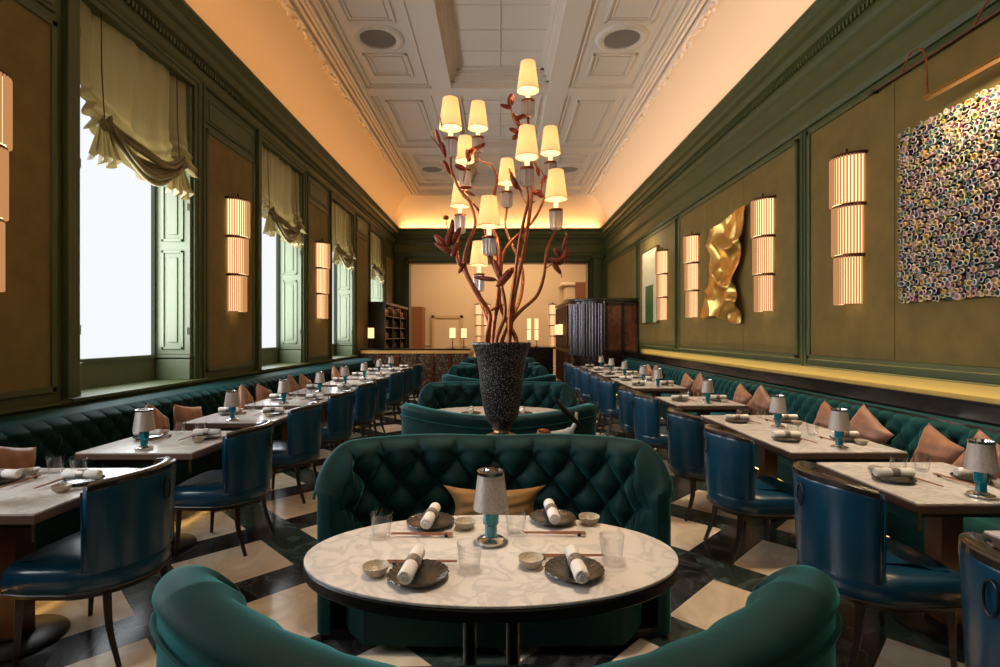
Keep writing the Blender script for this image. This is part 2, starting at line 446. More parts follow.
# beams as boxes above ZC, side cells recessed .05, centre coffers recessed .33
c.box(-4, 4, Y0, YB, ZC+.5, ZC+.6)
xs = (-XC-.6, -2.43, -1.24, -.89, .89, 1.24, 2.43, XC+.6)
for a, b in ((0, 1), (2, 3), (4, 5), (6, 7)): c.box(xs[a], xs[b], Y0, YE, ZC, ZC+.5)
ys = [Y0]+[q for ab in cells for q in ab]+[YE]
for i in range(0, len(ys), 2):
    for xa, xb in ((-2.43, -1.24), (-.89, .89), (1.24, 2.43)): c.box(xa, xb, ys[i], ys[i+1], ZC, ZC+.5)
ce = struct(c.build('ceiling', 'ceiling'))
c = MB()
for i, (a, b) in enumerate(cells):
    for sx in (-1, 1): c.box(sx*1.24, sx*2.43, a, b, ZC+.05, ZC+.2)
    dp = DEEP if i != 3 else .16
    c.box(-.89, .89, a, b, ZC+dp, ZC+dp+.05)
    if i != 3:  # stepped moulding inside the deep coffer
        for (q, z0, z1) in ((.10, .20, .33), (.06, .12, .20), (.16, .29, .34)):
            for sx in (-1, 1): c.box(sx*(.89-q), sx*.89, a, b, ZC+z0, ZC+z1)
            c.box(-.89, .89, a, a+q, ZC+z0, ZC+z1); c.box(-.89, .89, b-q, b, ZC+z0, ZC+z1)
c.build('coffer_panel', 'ceiling', ce)
# raised line mouldings: rectangles and crossing ribs
def rect_mould(m, x0, x1, y0, y1, z, w_=.035, h=.03, notch=None):
    m.box(x0, x1, y0, y0+w_, z-h, z); m.box(x0, x1, y1-w_, y1, z-h, z); m.box(x0, x0+w_, y0, y1, z-h, z); m.box(x1-w_, x1, y0, y1, z-h, z)
mm = MB()
for i, (a, b) in enumerate(cells):
    z = ZC+.05; yc = (a+b)/2
    for sx in (-1, 1):
        x0, x1 = sorted((sx*1.30, sx*2.37)); rect_mould(mm, x0, x1, a+.05, b-.05, z, .03, .025)
        x0, x1 = sorted((sx*1.50, sx*2.22))
        if i in (0, 2, 4):
            rect_mould(mm, x0, x1, a+.38, yc-.42, z, .045, .03); rect_mould(mm, x0, x1, yc+.42, b-.38, z, .045, .03)
            rect_mould(mm, x0+.09, x1-.09, a+.47, yc-.51, z, .015, .02); rect_mould(mm, x0+.09, x1-.09, yc+.51, b-.47, z, .015, .02)
        else:
            rect_mould(mm, x0, x1, a+.3, b-.3, z, .045, .03); rect_mould(mm, x0+.09, x1-.09, a+.39, b-.39, z, .015, .02)
    dp = DEEP if i != 3 else .16
    zz = ZC+dp
    mm.box(-.012, .012, a, b, zz-.018, zz)
    k = a+.55
    while k < b-.1: mm.box(-.89, .89, k-.01, k+.01, zz-.015, zz); k += .62
    if i == 3: rect_mould(mm, -.80, .80, a+.1, b-.1, zz, .04, .04)
mm.build('panel_moulding', 'ceiling', ce, bevel=.006)
# edge mouldings of the ceiling field plus leaf band
em = MB()
for k, (o, h) in enumerate(((.0, .07), (.10, .05), (.17, .035), (.24, .05), (.32, .02))):
    x0 = XC-o-.05; x1 = XC-o
    for sx in (-1, 1): em.box(sx*x0, sx*x1, Y0, YC, ZC-h, ZC)
    em.box(-x1, x1, YC-o-.05, YC-o, ZC-h, ZC)
em.build('edge_moulding', 'ceiling', ce, bevel=.012)
lf = MB(); rnd = random.Random(3)
def leaf(m, x, y, z, s, a):
    ca, sa = cos(a), sin(a); pts = []
    for (u, v, h) in ((-1, 0, 0), (-.3, .55, .35), (.5, .45, .3), (1, 0, .9), (.5, -.45, .3), (-.3, -.55, .35)):
        pts.append((x+(u*ca-v*sa)*s, y+(u*sa+v*ca)*s, z-h*s*.9))
    pts.append((x, y, z-.75*s)); pts.append((x, y, z+.01))
    m.add(pts, [(6, i, (i+1) % 6) for i in range(6)]+[(7, (i+1) % 6, i) for i in range(6)])
y = .5
while y < YC:
    for sx in (-1, 1):
        for k in range(2):
            leaf(lf, sx*(XC+.01+rnd.uniform(-.03, .05)), y+rnd.uniform(-.02, .02)+k*.045, ZC-.03+rnd.uniform(-.05, .0), .055, rnd.uniform(0, 2*pi))
    y += .09
x = -XC
while x < XC:
    leaf(lf, x, YC+rnd.uniform(-.03, .05), ZC-.03, .06, rnd.uniform(0, 2*pi)); leaf(lf, x+.04, YC+rnd.uniform(-.03, .05), ZC-.06, .055, rnd.uniform(0, 2*pi)); x += .09
lf.build('leaf_moulding', 'ceiling', ce)
# round vents in the ceiling
def mk_vent():
    r = empty('ceiling_vent')
    MB().lathe([(.25, 0), (.26, -.03), (.30, -.045), (.345, -.035), (.37, -.01), (.375, 0)], 40).build('rim', 'ceiling', r)
    m = MB()
    for i in range(52):
        a = 2*pi*i/52; m.ell((.315*cos(a), .315*sin(a), -.04), .014, (cos(a), sin(a), 0), .03, 5, 4)
    m.build('rim_ornament', 'ceiling', r)
    g = MB()
    for i in range(-9, 10):
        q = i*.027; h = sqrt(.25**2-q*q)
        g.tube([(q, -h, -.012), (q, h, -.012)], .0042, 4); g.tube([(-h, q, -.012), (h, q, -.012)], .0042, 4)
    g.build('grille', 'grill', r)
    MB().lathe([(.0, .0), (.25, .0)], 32).build('duct', 'grillhole', r)
    return r
pv = Proto(mk_vent)
for k, yy in enumerate(((6.41+9.47)/2, (12.78+15.7)/2)):
    for sx, sd in ((-1, 'left'), (1, 'right')):
        pv.place((sx*1.86, yy, ZC+.05), 0, 'round plaster-rimmed grille in the %s ceiling panels on the %s' % (('nearer', 'farther')[k], sd), 'vent', 'ceiling vents', scale=(1.07, 1.07, 1))
# ------------------------------------------------------------------ windows on the left
def panel_frame(m, x, y0, y1, z0, z1, w_=.03, h=.03, sx=1):
    a, b = sorted((x, x+sx*h))
    m.box(a, b, y0, y1, z0, z0+w_); m.box(a, b, y0, y1, z1-w_, z1); m.box(a, b, y0, y0+w_, z0, z1); m.box(a, b, y1-w_, y1, z0, z1)
for i, (a, b) in enumerate(WINS):
    fr = MB()
    for (q0, q1, h) in ((.0, .06, .022), (.06, .13, .035), (.13, .16, .055)):
        fr.box(-WX, -WX+h, a-q1, a-q0, wz0, wz1+q1); fr.box(-WX, -WX+h, b+q0, b+q1, wz0, wz1+q1); fr.box(-WX, -WX+h, a-q0, b+q0, wz1+q0, wz1+q1)
    fr.box(-WX-.02, -WX+.10, a-.16, b+.16, wz0-.035, wz0); fr.box(-WX, -WX+.06, a-.18, b+.18, wz0-.08, wz0-.035)
    wn = struct(fr.build('window_%d' % i if i else 'window_5', 'green', bevel=.006))
    gx = -WX-RD+.03
    sf = MB()  # apron under the pane, sash
    sf.box(gx-.04, gx+.03, a, b, wz0, 1.24); sf.box(gx-.02, gx+.06, a, b, 1.24, 1.27)
    sf.box(gx, gx+.04, a, a+.06, 1.24, wz1); sf.box(gx, gx+.04, b-.06, b, 1.24, wz1); sf.box(gx, gx+.04, a, b, wz1-.06, wz1)
    sf.build('window_sash', 'shutter', wn)
    pane = MB().box(gx-.04, gx-.03, a, b, 1.25, wz1)
    po = pane.build('window_pane', 'sheer', wn)
    # horizontal seams of the sheer roller blind
    sm = MB()
    for zz in (1.85, 2.35, 2.9, 3.4): sm.box(gx-.03, gx-.027, a, b, zz, zz+.004)
    # shutters folded in the reveals
    for yy, sg in ((b, -1), (a, 1)):
        sh = MB()
        x0 = -WX-RD+.12; x1 = -WX-.03
        sh.box(x0-.05, x1+.02, yy, yy+sg*.04, 1.27, wz1-.01)
        for (z0, z1) in ((1.33, 2.45), (2.55, 3.2), (3.3, wz1-.08)):
            xa, xb = x0+.02, x1-.05
            for q in ((xa, xb, z0, z0+.03), (xa, xb, z1-.03, z1), (xa, xa+.03, z0, z1), (xb-.03, xb, z0, z1)):
                sh.box(q[0], q[1], yy+sg*.04, yy+sg*.055, q[2], q[3])
            sh.box(xa+.07, xb-.07, yy+sg*.04, yy+sg*.052, z0+.08, z1-.08)
        sh.box(x0-.05, x1+.02, yy, yy+sg*.05, wz0, 1.22); sh.box(x0-.05, x1+.03, yy, yy+sg*.06, 1.235, 1.265)
        so = sh.build('window_shutter', 'shutter', wn, bevel=.004)
        hg = MB()
        for zz in (1.5, 2.9, 4.0): hg.tube([(x1, yy+sg*.058, zz), (x1, yy+sg*.058, zz+.08)], .009, 6)
        hg.build('hinge', 'shutter', so)
# wall fabric panels on the left between windows
pn = MB(); pm = MB()
spans = [(WINS[k][1]+.28, WINS[k+1][0]-.28) for k in range(4)]+[(15.88, 16.9), (Y0+.2, WINS[0][0]-.28)]
for a, b in spans:
    pn.box(-WX, -WX+.015, a, b, 1.10, 3.90)
    panel_frame(pm, -WX, a-.05, b+.05, 1.05, 3.95, .05, .03)
    pm.box(-WX, -WX+.02, a-.05, b+.05, 4.02, 4.34); panel_frame(pm, -WX+.02, a, b, 4.05, 4.31, .03, .012)
pn.build('fabric_panel', 'fabric', wl); pm.build('panel_moulding', 'green', wl, bevel=.008)
struct(MB().extrude([(0, .86), (.03, .86), (.05, .90), (.05, .93), (.08, .955), (.08, .975), (0, .975)], (-WX, Y0), (-WX, YE), (1, 0)).build('trim_7', 'green'))
# right wall panels
wr = bpy.data.objects['wall_right']
pn = MB(); pm = MB()
RP = [(.6, 1.9), (2.1, 5.83), (6.13, 10.05), (10.35, 12.95), (13.3, 16.8)]
for k, (a, b) in enumerate(RP):
    n = max(1, round((b-a)/1.25)); st = (b-a)/n
    for j in range(n): pn.box(WX-.018, WX, a+j*st+.004, a+(j+1)*st-.004, 1.27, 3.74)
    pn.box(WX-.012, WX, a, b, 1.27, 3.74)
    panel_frame(pm, WX, a-.05, b+.05, 1.22, 3.79, .05, .035, -1); panel_frame(pm, WX, a-.13, b+.13, 1.14, 3.87, .02, .015, -1)
pn.build('fabric_panel', 'fabric', wr, bevel=.004); pm.build('panel_moulding', 'green', wr, bevel=.008)
# roman blinds (balloon), one per window
def blind(a, b, label, droop=3.0, top=4.335, gz=3.35):
    r = thing('balloon_blind', label, 'blind', (-WX-.06, (a+b)/2, top), 0, 'balloon blinds in the windows')
    Wd = b-a-.04; c1, c2 = .16, .84
    def bottom(s):
        if c1 <= s <= c2:
            q = (s-c1)/(c2-c1); base = gz-(gz-droop)*sin(pi*q)**.75
        elif s < c1: base = gz-(gz-droop)*.35*(1-s/c1)
        else: base = gz-(gz-droop)*.35*((s-c2)/(1-c2))
        return base-top
    def fn(s, t):
        zb = bottom(s); z = zb*t
        low = max(0, (t-.55)/.45)
        dc = min(abs(s-c1), abs(s-c2))
        q = (s-c1)/(c2-c1)
        x = .035*sin(s*19+1.3*sin(t*2.0))*(.35+.65*t)+.02*sin(s*47+t*3)*(.4+.4*t)
        x += low**1.3*(.10+.05*sin(low*22+2*cos(q*3)))*(1 if dc > .03 else .5)
        x -= .05*math.exp(-(dc/.028)**2)
        z += low*.018*sin(low*24+3*q)
        return (x, (s-.5)*Wd, z)
    MB().grid(fn, 110, 60).build('drape', 'silk', r, ang=3)
    # rolled-up folds along the hem
    hem = MB()
    for k in range(6):
        pts = []
        for j in range(25):
            q = j/24; s = c1+(c2-c1)*q
            z = gz-(gz-droop-.02)*sin(pi*q)**.75*(1-.09*k)+.015*k-top
            pts.append((.10+.035*sin(k*1.8)+.04*sin(pi*q), (s-.5)*Wd, z+.02*sin(q*9+k)))
        hem.tube(pts, [.010+.020*sin(pi*j/24) for j in range(25)], 7)
    hem.build('hem_fold', 'silk', r, ang=3)
    # gathered tails below the cords
    for cc, n in ((c1, 0), (c2, 1)):
        y0 = (cc-.5)*Wd
        def tf(s, t, n=n, y0=y0):
            wdt = .05+.17*t; an = s*2*pi*3
            yy = y0+(s-.5)*2*wdt*(1 if n else .8)
            return (.07+.045*t*sin(an*2.2), max(-.5*Wd, min(.5*Wd, yy)), gz+.03-top-(.34+.05*sin(an))*t)
        MB().grid(tf, 48, 8).build('gathered_tail', 'silk', r, ang=3)
        tf2 = MB()
        for q in range(9):
            a_ = q/9*2*pi
            tf2.ell((.08+.035*cos(a_), y0+.06*sin(a_), gz-top+.02*cos(3*a_)), .028, (.2*cos(a_), sin(a_), .5), .07, 6, 5)
        tf2.build('gather_knot', 'silk', r, ang=3)
        MB().tube([(.045, y0, 0), (.05, y0, (gz-top)*.5), (.075, y0, gz-top+.03)], .005, 6).build('cord', 'bronze', r)
    return r
WN = ['nearest', 'second', 'third', 'farthest']
for k in range(1, 5):
    a, b = WINS[k]
    blind(a, b, 'gold-green silk balloon blind gathered in the %s window on the left wall' % WN[k-1], 3.0 if k < 4 else 3.1)
# ------------------------------------------------------------------ sconces
def mk_sconce(tiers=3, name='wall_sconce'):
    """half-cylinder, faces +x, origin at wall, bottom z=0"""
    r = empty(name); H = 1.46; th = H/tiers
    MB().box(0, .02, -.10, .10, .02, H+.02).build('back_plate', 'bronze', r)
    for k in range(tiers):
        z0 = H-(k+1)*th; rad = .188-.018*k
        cr = MB().lathe([(rad-.02, z0+.01), (rad-.02, z0+th-.02)], 20, (.01, 0, 0), a0=-pi/2, a1=pi/2).build('light_tube', 'core', r)
        rd = MB(); n = 21
        for j in range(n):
            a = -pi/2+pi*(j+.5)/n
            rd.tube([(.012+rad*cos(a), rad*sin(a), z0+.004), (.012+rad*cos(a), rad*sin(a), z0+th-.02)], .0082, 5)
        rd.build('glass_rods', 'rod', r)
        r2 = rad+.012
        bd = MB().lathe([(0.0, z0+th-.028), (r2, z0+th-.028), (r2, z0+th), (0, z0+th)], 20, (.0, 0, 0), a0=-pi/2, a1=pi/2)
        bd.build('bronze_band', 'bronze', r)
    MB().lathe([(.03, H), (.03, H+.03), (.012, H+.04), (.014, H+.07), (.0, H+.085)], 12, (.07, 0, 0)).build('finial', 'bronze', r)
    return r
ps = Proto(mk_sconce)
for j, (yy) in enumerate((3.42, 6.78, 10.0, 13.2)):
    if j == 3: continue
    ps.place((-WX+.015, yy, 1.79), 0, 'three-tier fluted glass wall lamp, %s on the left window wall' % ('nearest', 'second', 'third')[j], 'wall lamp', 'lit tiered wall lamps in the dining room')
for j, yy in enumerate((5.12, 6.75, 9.26, 10.95)):
    ps.place((WX-.018, yy, 1.79), pi, 'three-tier fluted glass wall lamp, %s' % ('beside the colourful coral relief', 'right of the crumpled gold artwork', 'left of the crumpled gold artwork', 'right of the cream and green painting')[j], 'wall lamp', 'lit tiered wall lamps in the dining room')
# ------------------------------------------------------------------ ledge on the right, led trough
lg = MB().box(3.14, 3.36, Y0, 12.9, .90, 1.045).box(3.12, 3.38, Y0, 12.9, 1.045, 1.065).box(3.14, 3.5, Y0, 12.9, .84, .93)
lg = lg.build('wall_ledge', 'ledge', bevel=.005); tag(lg, 'long black lacquered ledge above the right tufted banquette', 'ledge')
MB().box(WX-.006, WX, Y0, 12.9, .9, 1.135).build('glow_band', P('painted_ledge_glow', (.42, .33, .11), .5), bpy.data.objects['wall_right'])  # golden glow above the ledge painted onto the wall strip
area('ledge_light', (3.43, 4.7, .95), (pi, R(-8), 0), .05, 16.0, (1, .68, .26), 46)
# ------------------------------------------------------------------ artworks
def coral():
    r = thing('coral_relief', 'square relief of many small multicoloured curled rings on the right wall', 'artwork', (WX-.02, 3.72, 1.77))
    MB().box(-.05, 0, -.73, .73, 0, 1.45).build('backing_board', 'blackmetal', r)
    m = MB(); rn = random.Random(5)
    pal = [(.75, .5, .15), (.85, .68, .62), (.08, .32, .38), (.04, .20, .24), (.36, .13, .30), (.30, .12, .22), (.75, .60, .20), (.05, .06, .14), (.80, .55, .45), (.02, .03, .07), (.25, .35, .15), (.20, .42, .45), (.55, .35, .42)]
    yy = -.72
    n = 32
    for i in range(n):
        for j in range(n):
            y0 = -.73+1.46*(i+.5+.5*(j % 2)-.25)/n+rn.uniform(-.009, .009); z0 = 1.45*(j+.5)/n+rn.uniform(-.009, .009)
            rr = rn.uniform(.017, .028); h = rn.uniform(.012, .032); tx, tz = rn.uniform(-.22, .22), rn.uniform(-.22, .22)
            col = rn.choice(pal); rim = rn.choice([(.82, .66, .56), (.78, .6, .45), (.7, .55, .22), (.6, .45, .5)])
            k = 8; vs = []; an = rn.uniform(.75, 1.25)
            for (rad, hh) in ((rr*.9, 0), (rr, h), (rr*.70, h+.004), (rr*.52, h*.3)):
                for q in range(k):
                    a = 2*pi*q/k
                    vs.append((-.05-hh, y0+rad*cos(a)*an+tx*hh, z0+rad*sin(a)/an+tz*hh))
            m.add(vs, [(q, (q+1) % k, k+(q+1) % k, k+q) for q in range(k)], col)
            m.add(vs, [(k+q, k+(q+1) % k, 2*k+(q+1) % k, 2*k+q) for q in range(k)], rim)
            m.add(vs, [(2*k+q, 2*k+(q+1) % k, 3*k+(q+1) % k, 3*k+q) for q in range(k)]+[tuple(3*k+q for q in range(k))], tuple(x*.8 for x in col))
    m.build('coral_rings', 'coral', r, ang=.9)
coral()
# picture light over the relief
pl_ = thing('picture_light', 'slim brass picture light on curved arms above the coral relief', 'picture light', (WX-.04, 3.72, 3.73))
MB().tube([(-.03, -.35, 0), (-.03, 1.12, 0)], .011, 8).build('wall_rail', 'bronze', pl_)
for yy in (.72, .05):
    MB().tube(spline([(-.03, yy, 0), (-.14, yy-.25, .05), (-.24, yy-.50, -.10), (-.26, yy-.55, -.45)], 6), .007, 6).build('arm', 'copper', pl_)
MB().box(-.285, -.235, -.80, .20, -.465, -.44).build('lamp_bar', 'brass', pl_)
MB().tube([(0, -.3, 0), (-.04, -.3, 0)], .02, 8).build('wall_fixing', 'blackmetal', pl_)
MB().tube([(0, 1.05, 0), (-.04, 1.05, 0)], .02, 8).build('wall_fixing', 'blackmetal', pl_)
area('picture_light_lamp', (WX-.30, 3.42, 3.262), (0, R(-14), 0), .03, .96, (1, .74, .42), 14)
# crumpled gold artwork
g = thing('gold_artwork', 'crumpled sheet of gold metal hung between two wall lamps', 'artwork', (WX-.02, 7.95, 1.72))
from mathutils import noise
def gold(side):
    def fn(s, t):
        wv = .56+.05*sin(t*7+1)+.05*sin(t*13)
        sh = .10*sin(t*5.0+.5)
        y = (s-.5)*2*wv+sh; z = t*1.52+.07*sin(s*5+1)*(1 if t > .5 else -1)*abs(t-.5)*2
        e_ = min(s, 1-s, t, 1-t)
        n1 = noise.noise(Vector((y*1.6, z*1.6, 2.2))); n2 = noise.noise(Vector((y*3.4+4, z*3.0, 7.7)))
        rdg = 1-abs(n1)*2.6; rd2 = 1-abs(n2)*2.4
        x = -.05-.09*max(0, rdg)**1.5-.025*rd2
        return (x if side == 0 else x+.012, y, z)
    return fn
gm = MB(); gm.grid(gold(0), 60, 60); gm.grid(gold(1), 60, 60); gm.build('gold_sheet', 'gold', g, ang=2)
MB().box(-.04, 0, -.1, .1, .5, 1.0).build('mount', 'blackmetal', g)
# painting cream / green
p = thing('framed_painting', 'tall cream painting with a green block beside the farthest right wall lamp', 'painting', (WX-.02, 11.95, 1.76))
MB().box(-.05, 0, -.58, .58, 0, 1.66).build('canvas', 'canvas', p)
MB().box(-.056, -.05, -.30, .30, .0, .85).build('green_block', 'gpaint', p)
m = MB()
for q in ((-.60, -.58, -.02, 1.68), (.58, .60, -.02, 1.68)): m.box(-.06, 0, q[0], q[1], q[2], q[3])
m.box(-.06, 0, -.60, .60, -.02, 0); m.box(-.06, 0, -.60, .60, 1.66, 1.68); m.build('frame', 'brass', p)
area('painting_fill_light', (WX-.45, 11.95, 3.75), (0, R(-22), 0), .04, .9, (1, .85, .6), 9)  # added light without a fitting, brightens the painting
# ------------------------------------------------------------------ banquettes
def tuft(a, b):
    return (abs(sin(pi*a))*abs(sin(pi*b)))**.55
def banquette(name, sx, y0, y1, label):
    r = thing(name, label, 'banquette')
    fx, bx = 2.64, 2.98   # seat front, back face
    L = y1-y0; nu = int(L/.16)*14
    tw = .08; rowh = .105; zt = .93; zb = .47; dep = .045
    def fn(u, v):
        y = y0+L*u
        if v < .82:   # face, from seat up
            q = v/.82; z = zb+(zt-.05-zb)*q
            s = (y-y0)/tw; t = (z-zb)/rowh
            h = tuft((s+t)/2, (s-t)/2)
            topw = max(0, (q-.80)/.2)
            hv = abs(sin(pi*s/2))**.5 if topw > 0 else 0
            h = h*(1-topw)+hv*topw*.8
            x = bx+.04*q-dep*h
            return (sx*x, y, z)
        q = (v-.82)/.18; s = (y-y0)/tw
        h = abs(sin(pi*s/2))**.5*.8*(1-q)
        a = q*pi*.5
        return (sx*(bx+.04+.07*sin(a)*1.0-dep*h*cos(a)), y, zt-.05+.05*sin(a)+.0)
    m = MB(); m.grid(fn, nu, 40)
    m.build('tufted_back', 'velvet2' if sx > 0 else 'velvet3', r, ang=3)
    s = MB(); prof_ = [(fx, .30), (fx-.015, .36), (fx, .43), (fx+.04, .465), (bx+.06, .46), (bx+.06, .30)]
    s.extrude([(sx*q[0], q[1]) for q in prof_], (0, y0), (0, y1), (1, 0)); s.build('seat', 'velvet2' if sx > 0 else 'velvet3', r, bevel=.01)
    MB().box(sx*(fx+.02), sx*(bx+.06), y0, y1, .12, .30).build('seat_front', 'velvet2' if sx > 0 else 'velvet3', r)
    MB().box(sx*(fx+.12), sx*(bx+.1), y0, y1, 0, .12).build('plinth', 'ledge', r)
    e1 = 3.10 if sx > 0 else 3.40
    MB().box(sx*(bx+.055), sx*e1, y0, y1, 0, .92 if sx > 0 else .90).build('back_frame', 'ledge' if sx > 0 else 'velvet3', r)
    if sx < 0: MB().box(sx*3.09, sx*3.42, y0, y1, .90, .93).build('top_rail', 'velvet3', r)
    MB().box(sx*(fx+.03), sx*(fx+.05), y0, y1, .105, .118).build('light_strip', 'led', r)
    return r
banquette('banquette', 1, .3, 12.6, 'long teal diamond-tufted velvet banquette under the ledge, right wall')
banquette('banquette', -1, .3, 12.3, 'long green tufted velvet banquette in shade-darkened colour under the windows, left wall')
# ------------------------------------------------------------------ booth sofas
def sofa_mesh(kind):
    """local: back at +y outer edge y=0 … arms come towards -y ; half width .88"""
    HW = .885 if kind == 'rear' else .862; DP = .42 if kind == 'rear' else .37; n = 200; EXT = .07 if kind == 'rear' else .13
    # outer path
    path = []
    for i in range(n+1):
        th = pi*i/n      # 0 .. pi
        ex = .82 if kind == 'rear' else .95
        c_, s_ = cos(th), sin(th)
        x = -HW*math.copysign(abs(c_)**ex, c_); y = -DP+DP*abs(s_)**.95
        path.append((x, y))
    IN = .01 if kind == 'rear' else .05
    path = [(-HW+IN, -DP-EXT), (-HW+IN*.25, -DP-EXT/2)]+path+[(HW-IN*.25, -DP-EXT/2), (HW-IN, -DP-EXT)]; n += 4
    # resample to uniform length
    seg = [0]
    for i in range(n): seg.append(seg[-1]+math.dist(path[i], path[i+1]))
    tot = seg[-1]; NU = 330; pts = []; j = 0
    for k in range(NU+1):
        d = tot*k/NU
        while j < n-1 and seg[j+1] < d: j += 1
        f = (d-seg[j])/max(1e-9, seg[j+1]-seg[j]); pts.append((path[j][0]+(path[j+1][0]-path[j][0])*f, path[j][1]+(path[j+1][1]-path[j][1])*f))
    nor = []
    for k in range(NU+1):
        a = pts[max(0, k-5)]; b = pts[min(NU, k+5)]; t = Vector((b[0]-a[0], b[1]-a[1])).normalized()
        nor.append((t.y*-1, t.x))   # inward/outward fixed below
    def height(k):
        x = abs(pts[k][0])/HW; d = min(k, NU-k)/NU   # 0 at tip
        if kind == 'rear':
            h = .937-.012*math.exp(-(x/.25)**2)+.0
            if d < .14: h -= .22*((.14-d)/.14)**1.8
            return h
        if kind == 'row': return .83+.065*max(0, min(1, (x-.15)/.75))**1.3-(.16*((.085-d)/.085)**2.4 if d < .085 else 0)
        h = .775+.13*max(0, min(1, (x-.10)/.8))**1.3
        if d < .085: h -= .16*((.085-d)/.085)**2.4
        return h
    TH = .14 if kind == 'rear' else .18
    def sect(k, v):
        H = height(k); x, y = pts[k]; nx, ny = nor[k]
        # make n outward
        if nx*x+ny*(y+DP*.9) < 0: nx, ny = -nx, -ny
        d = min(k, NU-k)/NU; tip = min(1, d/.03); tipf = sqrt(max(0, 1-(1-tip)**2))
        s = (seg_pos(k))/(.112 if kind == 'rear' else .09)
        RW = .065 if kind == 'rear' else .125     # width of the smooth top roll
        if v < .2: o, z = 0, .03+(H-.05-.03)*v/.2
        elif v < .35:
            q = (v-.2)/.15; a = q*pi*.75; o, z = -RW/2+(RW/2+.01)*cos(a), H-.05+.05*sin(a)**.8
        else:
            q = (v-.35)/.65; z0 = H-.05+.05*sin(pi*.75)**.8; z = z0-(z0-.40)*q
            t = (z-(H-.12))/.115
            h = tuft((s+t)/2, (s-t)/2)
            w0 = max(0, min(1, (q-.10)/.08))
            vert = abs(sin(pi*s/2))**.5
            h = h*w0+vert*(1-w0)
            fade = min(1, d/.04)
            base = -RW/2+(RW/2+.01)*cos(pi*.75)
            o = base+(-TH+.03-base)*min(1, q/.16)**.6-(.062 if kind == 'rear' else .042)*h*fade*min(1, q/(.05 if kind == 'rear' else .12))
        o2 = -TH/2+(o+TH/2)*tipf
        return (x+nx*o2, y+ny*o2, z if v >= .2 or True else z)
    def seg_pos(k): return (k-NU/2)*tot/NU
    m = MB(); NV = 72
    vs = [sect(k, j/NV) for j in range(NV+1) for k in range(NU+1)]
    fs = [(j*(NU+1)+i, j*(NU+1)+i+1, (j+1)*(NU+1)+i+1, (j+1)*(NU+1)+i) for j in range(NV) for i in range(NU)]
    m.add(vs, fs)
    # close the underside
    piping = []
    for k in range(4, NU-3):
        x, y = pts[k]; nx, ny = nor[k]
        if nx*x+ny*(y+DP*.9) < 0: nx, ny = -nx, -ny
        piping.append((x+nx*.008, y+ny*.008, height(k)-(.058 if kind == 'rear' else .10)))
    inner = []
    for k in range(6, NU-5, 4):
        x, y = pts[k]; nx, ny = nor[k]
        if nx*x+ny*(y+DP*.9) < 0: nx, ny = -nx, -ny
        inner.append((x-nx*(TH-.03), y-ny*(TH-.03)))
    return m, piping, inner, pts
def mk_sofa(kind):
    r = empty('booth_sofa')
    m, piping, inner, pts = sofa_mesh(kind)
    m.build('tufted_back', 'velvet', r, ang=3)
    MB().tube(piping, .007, 6).build('piping', 'velvet2', r)
    front = -.64
    poly = inner+[(inner[-1][0]-.05, front+.12), (inner[-1][0]-.14, front+.02), (0, front), (inner[0][0]+.14, front+.02), (inner[0][0]+.05, front+.12)]
    MB().prism(poly, .30, .46).build('seat_cushion', 'velvet', r, bevel=.02)
    MB().prism([(x*.96, y*.96) for x, y in poly], .05, .30).build('seat_base', 'velvet3', r)
    outer = [pts[k] for k in range(2, len(pts)-2, 6)]
    MB().prism([(x*.97, y*.96-.01) for x, y in outer], .0, .05).build('plinth', 'blackmetal', r)
    return r
pf = Proto(lambda: mk_sofa('front')); pw = Proto(lambda: mk_sofa('row')); pr_ = Proto(lambda: mk_sofa('rear'))
BX = -.01
for k in range(4):
    # front sofa: tips at 1.38+3.25k, back towards the camera -> rotate 180deg
    lab = ('green velvet curved booth sofa in the foreground, its back to the viewer', 'green velvet curved sofa seen from behind, just beyond the speckled urn',
           'green velvet curved sofa seen from behind in the third booth', 'green velvet curved sofa seen from behind in the farthest booth')[k]
    (pw if k else pf).place((BX, 1.01+3.25*k, 0), pi, lab, 'sofa', 'curved velvet booth sofas')
    lab = ('green velvet tufted curved sofa facing the viewer behind the oval marble table', 'tufted green velvet sofa facing the viewer in the second booth',
           'tufted green velvet sofa facing the viewer in the third booth', 'tufted green velvet sofa facing the viewer in the farthest booth')[k]
    pr_.place((BX-.02, 3.03+3.25*k, 0), 0, lab, 'sofa', 'curved velvet booth sofas')
h = thing('pull_handle', 'small brass and black handle on the back of the foreground sofa', 'handle', (.64, 1.0, .60))
MB().tube(spline([(-.02, 0, -.06), (-.02, -.035, -.05), (.0, -.045, 0), (.02, -.035, .05), (.02, 0, .06)], 5), .006, 6).build('grip', 'brass', h)
MB().box(-.035, -.005, -.008, .01, -.075, -.045).box(.005, .035, -.008, .01, .045, .075).build('mount', 'blackmetal', h)
